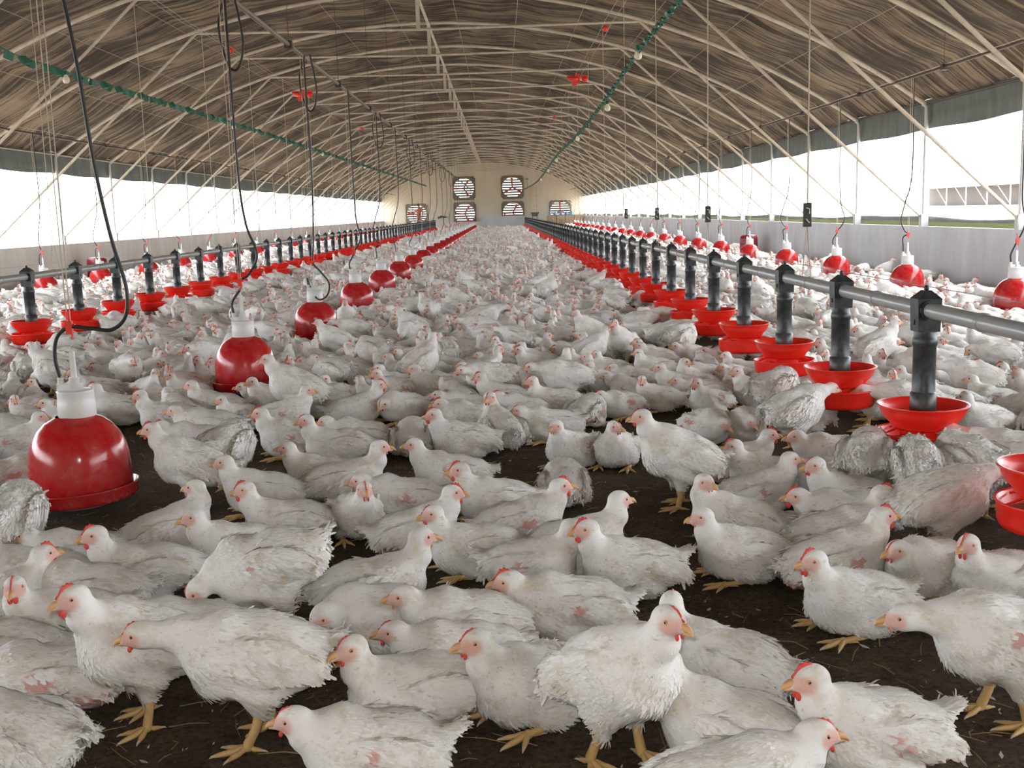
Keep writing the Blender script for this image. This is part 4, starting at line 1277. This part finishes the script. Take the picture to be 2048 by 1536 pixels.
# ---------------------------------------------------------------- the flock
BIRDS = [
(-0.535,2.164,188,'tf',1,'big white chicken standing in front, head stretched low to the left'),
(-0.808,2.267,222,'tu',2,'standing white chicken with red comb and pink flank, left of the big striding hen'),
(-0.267,1.972,188,'sl',1,'white chicken sitting low at the front edge with pale pink face'),
(-0.209,2.216,205,'su',1,'sitting white chicken with slightly open beak behind the front-edge sitter'),
(-0.116,2.415,196,'sl',1,'white chicken tucked in just behind the open-beaked sitter'),
(0.055,2.237,214,'su',1,'ragged pink-flanked chicken sitting beside the tall foreground hen'),
(0.197,2.028,308,'tu',1,'tall white hen standing in the foreground with yellow beak turned to the right'),
(0.478,2.299,150,'sR',1,'sitting chicken behind the tall hen, seen from behind with ragged tail'),
(0.425,1.993,150,'sL',1,"fluffy sitting chicken with neck raised directly behind the tall hen's legs"),
(0.369,1.772,8,'sl',1,'white chicken cut by the bottom edge of the picture, only back and head showing'),
(0.697,1.969,193,'su',2,'large sitting white chicken with bright red serrated comb at the bottom right'),
(1.026,2.146,188,'tf',0,'standing chicken with yellow feet at the right edge'),
(0.895,2.665,198,'su',2,'sitting white chicken with red comb and bare pink throat, alone on open litter'),
(0.914,2.964,15,'su',2,'red-combed chicken peering right from behind the one with the pink throat'),
(1.183,2.924,212,'sl',1,'grey-white hunched chicken with red comb near the lower right feeder pan'),
(1.321,2.795,205,'su',2,'red-combed chicken cut by the right edge below the feeder pan'),
(0.698,3.089,190,'su',0,'pale-faced sitting chicken with one yellow foot stretched out on open litter'),
(0.750,3.418,172,'sB',0,'sitting chicken with head turned away and neck seen from behind'),
(0.872,3.748,8,'su',0,'slim-necked sitting chicken facing right above the back-turned one'),
(1.103,3.426,192,'sl',2,'sitting chicken with red comb and red wattle looking left near the lower right feeder'),
(1.187,3.627,192,'su',1,'chicken with open beak sitting behind two red-combed ones near the right feeder'),
(0.994,3.201,12,'su',2,'scruffy chicken with bright red comb looking right, below the open-beaked one'),
(1.316,3.210,2,'tn',0,'big bulging chicken stretching its bare pink neck into the edge feeder'),
(1.303,3.849,62,'tp',0,'standing bird with split tail feathers, back turned, left of three at the nearest full feeder'),
(1.410,3.623,80,'tp',0,'standing bird with back turned, middle of three at the nearest full feeder'),
(1.586,3.624,105,'tp',0,'standing bird with back turned, right of three at the nearest full feeder'),
(1.818,3.751,150,'tn',0,'bare pink necked bird feeding from the right side of the nearest full feeder'),
(1.333,4.301,184,'sl',1,'sitting bird with beak to the left just left of the nearest full feeder'),
(1.180,3.929,250,'st',0,'headless-looking resting bird left of the feeding group'),
(0.897,4.197,8,'su',2,'bird with red comb looking right above a pink bare flank'),
(0.988,4.002,186,'su',2,'bird with pink comb facing left behind the slim-necked sitter'),
(0.636,3.886,188,'tu',1,'standing chicken with raised ruffled back and pink thigh on the open litter'),
(1.280,4.741,28,'tf',0,'standing bird bending to the second feeder from the left'),
(1.850,4.849,178,'tf',0,'standing bird bending to the second feeder from the right'),
(1.351,5.366,40,'tt',0,'tall standing bird with dirty back left of the second feeder'),
(0.940,5.006,285,'st',0,'round resting bird in the huddle left of the second feeder'),
(1.121,5.010,260,'st',0,'grey-shaded resting bird at the right of the huddle left of the second feeder'),
(0.209,3.957,88,'st',0,'ragged chicken with fanned tail seen from behind in the middle of the open litter'),
(0.288,4.601,232,'su',0,'sitting bird facing the camera just above the fanned-tail one'),
(0.475,4.579,252,'sL',1,'fluffy sitting bird facing the camera with raw pink side'),
(-0.183,4.807,200,'su',2,'neat sitting bird with red comb and yellow foot on the open litter'),
(-0.435,4.891,90,'st',0,'bird with spread wings seen from behind, neck stretched straight up'),
(-0.160,5.346,190,'sl',2,'red-combed sitting bird behind the neat one with yellow foot'),
(-0.021,5.014,110,'sB',1,'raw pink rumped bird sitting with tail toward the camera'),
(0.222,5.125,190,'sl',1,'long plump sitting bird with low head in the middle group'),
(0.407,5.433,60,'st',0,'scruffy brownish backed bird at the right of the middle group'),
(-0.002,5.974,190,'su',2,'first of two red-combed birds at the back of the middle group'),
(0.279,5.758,188,'su',2,'second of two red-combed birds at the back of the middle group'),
(0.625,6.308,190,'su',0,'clean white sitting bird facing left beside the bare patch of litter'),
(-0.637,6.269,232,'su',1,'pink-flanked bird in a pair facing each other'),
(-0.380,6.276,186,'su',1,'right bird of the facing pair with ruffled tail'),
(-0.173,7.000,18,'su',2,'grey-white bird looking right behind the facing pair'),
(-0.812,5.685,10,'su',2,'sitting bird with head raised to the right above two others'),
(-0.666,4.950,184,'sl',0,'pale long-backed bird lying left of the spread-winged one'),
(-0.529,3.653,290,'su',2,'chicken facing the camera with bright red comb and wattle'),
(-0.636,4.087,5,'su',0,'sitting chicken facing right behind the bright red combed one'),
(-0.370,3.828,190,'sl',0,'low-headed chicken with grey wings left of the centre'),
(-0.218,4.198,186,'su',0,'chicken with pale face sitting in the centre row of heads'),
(-0.314,3.419,10,'su',2,'pink-rumped chicken lying with its tail to the left and red comb raised'),
(-0.097,3.218,192,'su',1,'sitting chicken with orange beak facing left in the centre'),
(-0.030,3.752,196,'su',2,'chicken with red comb and raised fluffy tail in the centre'),
(0.027,3.457,12,'su',2,'chicken looking right with red comb behind the orange-beaked one'),
(0.050,3.048,340,'su',0,'slim chicken looking right between two larger sitting ones'),
(0.198,3.204,12,'su',0,'long-necked chicken looking right with raised head in the centre right'),
(0.354,2.992,196,'su',2,'plump white chicken with red comb resting on open litter'),
(0.161,2.677,186,'sl',2,'chicken with raw red wing edge and ragged upright tail'),
(-0.100,2.597,188,'sl',0,"chicken with pale face lying behind the open-beaked sitter's neighbours"),
(-0.387,2.872,10,'su',0,'long-backed chicken with bare red wing line facing right'),
(-0.333,2.658,205,'st',0,'headless-looking fluffy resting chicken in the front centre'),
(-0.624,2.742,178,'tP',1,'round chicken with raised rump and its head tucked low to the left'),
(-0.851,3.311,210,'su',0,'chicken with slim raised head right of the nearest drinker'),
(-0.739,3.563,190,'su',2,'chicken with red comb, raw pink flank and ruffled tail behind the slim-headed one'),
(-0.912,3.987,190,'su',0,'chicken with pale head raised to the right of the standing pink hen'),
(-0.728,4.240,188,'su',0,'plump chicken sitting behind the pale-headed one with beak to the left'),
(-0.980,4.949,190,'su',2,'red-combed chicken facing left in the left middle group'),
(-0.748,4.777,192,'su',1,'chicken with pink face right of the left middle group'),
(-1.197,4.051,188,'tu',2,'pinkish standing hen with red comb beside the nearest drinker'),
(-1.140,3.497,30,'sB',0,'chicken with head turned away beside the nearest drinker tray'),
(-1.327,3.271,190,'sl',0,'chicken crouched under the front rim of the nearest drinker'),
(-1.063,3.093,198,'su',2,'grey-white chicken with red comb and curved upright tail feather'),
(-1.378,3.061,195,'su',2,'red-faced chicken at the left edge behind the sideways-looking one'),
(-1.389,2.805,50,'su',2,'chicken at the left edge looking right with red comb'),
(-1.152,2.724,215,'sL',2,'chicken facing the camera with tall red comb near the left edge'),
(-1.167,2.918,185,'st',0,'pink-flanked resting chicken between the left edge birds'),
(-0.787,2.588,186,'sl',0,'chicken peeking out between the two standing foreground birds'),
(-1.034,2.333,190,'st',0,'large resting chicken with folded dirty wing at the left edge'),
(-1.011,2.065,160,'st',0,'chicken cut by the bottom left corner with pink tail end'),
(-1.243,2.531,185,'st',0,'white chicken mostly outside the left edge'),
(-1.564,3.337,95,'tt',0,'standing chicken drinking with its back turned left of the nearest drinker'),
(-2.041,4.350,30,'su',2,'red-headed chicken looking at the nearest drinker from the left edge'),
(-2.335,5.036,10,'su',1,'chicken facing right above the red-headed one at the left edge'),
(-1.128,4.309,78,'tt',0,'white bird standing with back turned behind the pink standing hen'),
(-1.450,5.020,190,'sl',2,'red-combed sitting bird with lowered head left of the back-turned one'),
(-1.460,5.329,188,'sl',0,'greyish bird lying behind the lowered red comb'),
(-1.575,5.926,190,'su',0,'round ruffled bird in front of the second drinker'),
(-1.750,5.608,190,'su',2,'red-combed bird sitting left of the round ruffled one'),
(-2.090,5.904,190,'su',2,"plump bird facing left behind the nearest drinker's right shoulder"),
(-1.112,5.782,188,'tu',1,'standing bird with bare flank right of the second drinker'),
(-1.170,5.555,8,'su',0,'long bird lying under the second drinker, beak to the right'),
(-0.992,5.953,190,'st',0,'round resting bird behind the long one under the second drinker'),
]

VAR = {}
M['far_comb'] = mat('dull_pink_comb', (0.62, 0.27, 0.20), 0.6)
def variant(pose, seed):
    if (pose, seed) not in VAR:
        VAR[(pose, seed)] = near_bird(pose, seed)
    return VAR[(pose, seed)]
SEEDS = {'su': 4, 'sl': 3, 'st': 2, 'tf': 2}
def put_bird(x, y, hdg, pose, comb, label, i, sc=None):
    v = variant(pose, 1 + i % SEEDS.get(pose, 1))
    r = random.Random(i * 13 + 5)
    s = sc or r.uniform(0.96, 1.06)
    o = link('chicken', v['body'], None, (x, y, 0), label=label, cat='chicken', group='chickens resting near the camera' if pose[0] == 's' else 'chickens standing near the camera')
    o.rotation_euler = (0, 0, math.radians(hdg)); o.scale = (s, s, s)
    names = [('plumage', 'plumage'), ('beak', 'beak'), ('comb', 'comb%d' % comb), ('wattle', 'wattle%da' % comb), ('wattle', 'wattle%db' % comb), ('eye', 'eyea'), ('eye', 'eyeb'), ('leg', 'lega'), ('leg', 'legb')]
    for nm, key in names:
        link(nm, v[key], o)
    return o
TAKEN = []
for i, (x, y, hdg, pose, comb, lb) in enumerate(BIRDS):
    put_bird(x, y, hdg, pose, comb, lb, i)
    TAKEN.append((x, y, math.radians(hdg), 0.082))

# positions of the rest of the flock
FEED = [(1.55, 2.965 + i) for i in range(65)] + [(-3.782, 7.74 + i) for i in range(57)]
DRK = MID + RIGHT + LEFT
CELL = 0.45
grid = {}
def cells(x, y):
    cx, cy = int(x // CELL), int(y // CELL)
    for a in (-1, 0, 1):
        for b_ in (-1, 0, 1):
            yield (cx + a, cy + b_)
def put(x, y, h, r):
    c, s = math.cos(h), math.sin(h)
    pts = ((x - 0.065 * c, y - 0.065 * s), (x, y), (x + 0.06 * c, y + 0.06 * s))
    grid.setdefault((int(x // CELL), int(y // CELL)), []).append((pts, r))
def free(x, y, h, r):
    c, s = math.cos(h), math.sin(h)
    ends = ((x + 0.175 * c, y + 0.175 * s), (x - 0.15 * c, y - 0.15 * s))
    if any(e[0] < XL + 0.03 or e[0] > XR - 0.03 for e in ends): return False
    pts = ((x - 0.065 * c, y - 0.065 * s), (x, y), (x + 0.06 * c, y + 0.06 * s))
    for k_ in cells(x, y):
        for P, rr in grid.get(k_, ()):
            q2 = (r + rr) ** 2
            if len(P) == 1 and any((e[0] - P[0][0]) ** 2 + (e[1] - P[0][1]) ** 2 < (rr + 0.02) ** 2 for e in ends): return False
            for a in pts:
                for b_ in P:
                    if (a[0] - b_[0]) ** 2 + (a[1] - b_[1]) ** 2 < q2:
                        return False
    return True
for t in TAKEN: put(*t)
for x, y in MID[1:17] + RIGHT[:10] + LEFT[:6]: grid.setdefault((int(x // CELL), int((y - 0.3) // CELL)), []).append((((x, y - 0.16), (x - 0.05, y - 0.30), (x + 0.08, y - 0.28)), 0.15))
for x, y in FEED: grid.setdefault((int(x // CELL), int(y // CELL)), []).append((((x, y),), 0.155))
for x, y in DRK: grid.setdefault((int(x // CELL), int(y // CELL)), []).append((((x, y),), 0.205))
for x, y, lr in ((-7.40, 20.1, 0.2), (5.12, 22.6, 0.2), (-4.86, 66, 0.3)): grid.setdefault((int(x // CELL), int(y // CELL)), []).append((((x, y),), lr))
GAPS = [(-0.58, 6.16, 0.20), (0.61, 5.88, 0.19), (0.68, 6.36, 0.14), (-0.95, 4.6, 0.2), (-2.1, 5.6, 0.16), (2.75, 6.3, 0.22), (3.2, 5.9, 0.15), (-3.6, 6.9, 0.28), (-1.1, 6.9, 0.18)]
rg = random.Random(77)
FLOCK = []
def fill(ya, yb, tries, rad):
    n_ = 0
    for _ in range(tries):
        y = rg.uniform(ya, yb)
        lim = 0.50 * y + 1.1
        x = rg.uniform(max(XL + 0.17, -lim), min(XR - 0.17, lim))
        if y > 70.2 and x > 2.8: continue
        if any((x - a) ** 2 + (y - b_) ** 2 < c * c for a, b_, c in GAPS): continue
        h = math.radians(rg.gauss(185, 35) if rg.random() < 0.6 else rg.uniform(0, 360))
        stand = rg.random() < 0.08
        # birds close to a feeder turn to it and stand
        fx = 1.55 if x > -1 else -3.782
        fy = round(y - 2.965) + 2.965 if x > -1 else round(y - 7.74) + 7.74
        dfx, dfy = fx - x, fy - y
        if 0.3 < math.hypot(dfx, dfy) < 0.44 and rg.random() < 0.75:
            h = math.atan2(dfy, dfx); stand = rg.random() < 0.7
        r_ = rad * (0.94 if stand else 1.0)
        if free(x, y, h, r_):
            put(x, y, h, r_)
            FLOCK.append((x, y, h, stand))
fill(4.85, 9.0, 16000, 0.076)
fill(2.2, 4.85, 5000, 0.084)
FLOCK = [p for p in FLOCK if p[1] >= 4.85 or p[0] > 0.475 * p[1] + 0.22 or p[0] < -0.475 * p[1] - 0.22]
fill(9.0, 20.0, 42000, 0.074)
fill(20.0, 71.8, 95000, 0.077)
# birds to either side of the hand placed ones stay out of the way of the open litter
FLOCK = [p for p in FLOCK if not (p[1] < 5.5 and -2.25 < p[0] < 1.1)]

def in_view(x, y, z=0.12):
    d = Vector((x, y, z - CAM_Z))
    zc = d.dot(_f)
    px = 1024 + 2175.24 * d.dot(_r2) / zc
    return -25 < px < 2073
cand = sorted([p for p in FLOCK if in_view(p[0], p[1])], key=lambda p: p[1])
n_ind = 300 - len(BIRDS)
IND, ALL = cand[:n_ind], set(cand[:n_ind])
REST = [p for p in FLOCK if p not in ALL]

WV = {}
def whole(pose, seed, comb):
    if (pose, seed, comb) not in WV:
        WV[(pose, seed, comb)] = whole_bird(pose, seed, comb)
    return WV[(pose, seed, comb)]
def rank_words(k): return ordinal(k) + ' nearest' if k > 1 else 'nearest'
LAND = [(x, y, 'the %s drinker of the middle row' % ordinal(i + 1)) for i, (x, y) in enumerate(MID[:6])]
LAND += [(x, y, 'the %s whole feeder of the right row' % ordinal(i)) for i, (x, y) in enumerate(FEED[:10]) if i > 0]
LAND += [(-3.782, 7.74 + i, 'the %s whole feeder of the left row' % ordinal(i)) for i in range(1, 6)]
LAND += [(4.62, RIGHT[0][1], 'the edge-cut drinker by the right wall')]
info = []
for i, (x, y, h, stand) in enumerate(IND):
    c = math.degrees(h) % 360
    fc = 'facing right' if c < 45 or c >= 315 else 'facing away' if c < 135 else 'facing left' if c < 225 else 'facing the camera'
    j = min(range(len(LAND)), key=lambda k_: (LAND[k_][0] - x) ** 2 + (LAND[k_][1] - y) ** 2)
    dd = math.hypot(LAND[j][0] - x, LAND[j][1] - y)
    info.append([x, y, h, stand, fc, j, dd])
seen = {}
for q_ in sorted(range(len(info)), key=lambda k_: info[k_][6]):
    x, y, h, stand, fc, j, dd = info[q_]
    key = (j, fc, stand)
    seen[key] = seen.get(key, 0) + 1
    lb = 'chicken %s, %s, %s to %s' % ('standing' if stand else 'resting', fc, rank_words(seen[key]), LAND[j][2])
    rr = random.Random(q_)
    if stand:
        pose = rr.choice(['tt', 'tp', 'tf', 'tu']) if dd > 0.45 else rr.choice(['tp', 'tt', 'tf'])
        if dd < 0.45: pose = rr.choice(['tt', 'tt', 'tp'])
        sd = 1
    else:
        pose = rr.choices(['su', 'sl', 'sL', 'sR', 'st', 'sB'], [5, 4, 1.2, 1.2, 1, 0.6])[0]
        sd = 1 + rr.randrange(3) if pose in ('su', 'sl') else 1
    o = link('chicken', whole(pose, sd, rr.choice([0, 0, 1, 2]) if pose in ('su', 'sl') else 1), None, (x, y, 0), label=lb, cat='chicken', group='white chickens between the feeder rows')
    o.rotation_euler = (0, 0, h)
    s = rr.uniform(0.86, 1.0); o.scale = (s, s, s)

# everything beyond: too many and too small to count
def far_mesh(name, birds, protos, label):
    Vs, Qs, Ts, Ms = [], [], [], []
    off = 0
    rr = np.random.RandomState(5)
    for x, y, h, stand in birds:
        pl = protos['t' if stand else 's']
        V, Q, T, Mi = pl[rr.randint(len(pl))]
        s = rr.uniform(0.84, 0.98)
        c, sn = math.cos(h) * s, math.sin(h) * s
        W = np.stack([V[:, 0] * c - V[:, 1] * sn + x, V[:, 0] * sn + V[:, 1] * c + y, V[:, 2] * s], 1)
        Vs.append(W); Qs.append(Q + off); Ts.append(T); Ms.append(Mi)
        off += len(V)
    V, Q, T, Mi = np.concatenate(Vs), np.concatenate(Qs), np.concatenate(Ts), np.concatenate(Ms)
    me = bpy.data.meshes.new(name)
    me.vertices.add(len(V)); me.vertices.foreach_set('co', V.astype(np.float32).ravel())
    me.loops.add(Q.size); me.loops.foreach_set('vertex_index', Q.astype(np.int32).ravel())
    me.polygons.add(len(Q)); me.polygons.foreach_set('loop_start', np.arange(0, Q.size, 4, dtype=np.int32))
    me.materials.append(M['feather']); me.materials.append(M['far_comb']); me.materials.append(M['beak'])
    me.update(calc_edges=True)
    me.polygons.foreach_set('use_smooth', np.ones(len(Q), bool))
    me.polygons.foreach_set('material_index', Mi.astype(np.int32))
    color_attr(me, T)
    me.validate()
    return link(name, me, None, label=label, cat='flock', kind='stuff')

def proto(pose, seed, h, nfe):
    B = Bird(pose, seed)
    V, Q = B.surface(h)
    T = B.tint(V)
    T[:, 1] = np.clip(T[:, 1] * 1.0, 0, 1)
    extra = MA()
    # comb and beak as small blocks of four-sided faces, tail and rump feathers as four-sided blades
    for (cx, cz, a, b_, c, m_) in ((0.018, 0.030, 0.014, 0.003, 0.008, 1), (0.044, -0.008, 0.010, 0.004, 0.005, 2), (0.026, -0.026, 0.005, 0.006, 0.007, 1)):
        k_ = len(extra.v)
        extra.box((cx - a, -b_, cz - c), (cx + a, b_, cz + c), m_)
        extra.v[k_:] = self_pts(B, extra.v[k_:])
    FV, FF, FN_, FT = B.feathers(V, Q, nfe, 1.9)
    FV = FV.reshape(-1, 7, 3)
    fq = FV[:, [0, 1, 5, 4]].reshape(-1, 3)
    ft = FT.reshape(-1, 7, 3)[:, [0, 1, 5, 4]].reshape(-1, 3)
    VV = np.concatenate([V, np.array(extra.v), fq])
    QQ = np.concatenate([Q, np.array(extra.f) + len(V), np.arange(len(fq)).reshape(-1, 4) + len(V) + len(extra.v)])
    TT = np.concatenate([T, np.zeros((len(extra.v), 3)), ft])
    MM = np.concatenate([np.zeros(len(Q)), np.array(extra.m), np.zeros(len(fq) // 4)])
    return VV, QQ, TT, MM
def protos(h, nfe):
    return {'s': [proto(p, s_, h, nfe) for p, s_ in (('su', 1), ('su', 2), ('su', 3), ('sl', 1), ('sl', 2), ('sL', 1), ('sR', 1), ('st', 1))],
            't': [proto(p, 1, h, nfe) for p in ('tt', 'tp', 'tf', 'tu')]}
A = [p for p in REST if p[1] < 21]
Bf = [p for p in REST if p[1] >= 21]
far_mesh('flock', A, protos(0.0145, 150), 'dense white flock in the middle distance between the drinker rows')
far_mesh('flock', Bf, protos(0.026, 36), 'dense white flock crowding the far end of the shed')

# ---------------------------------------------------------------- straw and loose feathers on the litter
rg = np.random.RandomState(12)
def scatter(n_, ymax):
    out = []
    while len(out) < n_:
        y = 1.5 + (ymax - 1.5) * rg.rand() ** 1.3
        x = rg.uniform(-0.5 * y - 0.2, 0.5 * y + 0.2)
        out.append((x, y))
    return out
a = MA()
for x, y in scatter(900, 6.5):
    L = rg.uniform(0.012, 0.06); q_ = rg.uniform(0, 3.14); w = 0.0009 + 0.0009 * rg.rand()
    c, s = math.cos(q_), math.sin(q_); bend = rg.normal(0, 0.006)
    a.tube([(x - c * L, y - s * L, 0.003), (x - s * bend, y + c * bend, 0.004 + 0.003 * rg.rand()), (x + c * L, y + s * L, 0.003)], [w, w, w * 0.6], 4, 0, False)
a.build('straw', mat('dull_straw', (0.30, 0.20, 0.085), 0.8), label='scattered bits of straw lying on the dark litter', cat='straw', kind='stuff')
a = MA()
for x, y in scatter(2600, 7.0):
    L = rg.uniform(0.0025, 0.007) if rg.rand() < 0.93 else rg.uniform(0.010, 0.018); q_ = rg.uniform(0, 6.28); w = L * rg.uniform(0.2, 0.45)
    c, s = math.cos(q_), math.sin(q_)
    P = [(x - c * L, y - s * L, 0.003), (x - s * w, y + c * w, 0.004), (x + c * L, y + s * L, 0.006), (x + s * w, y - c * w, 0.003)]
    a.add(P, [(0, 1, 2, 3)])
a.build('loose_feathers', mat('grey_white_down', (0.50, 0.48, 0.44), 0.9), label='tiny loose white feathers scattered on the dark litter', cat='feathers', kind='stuff')
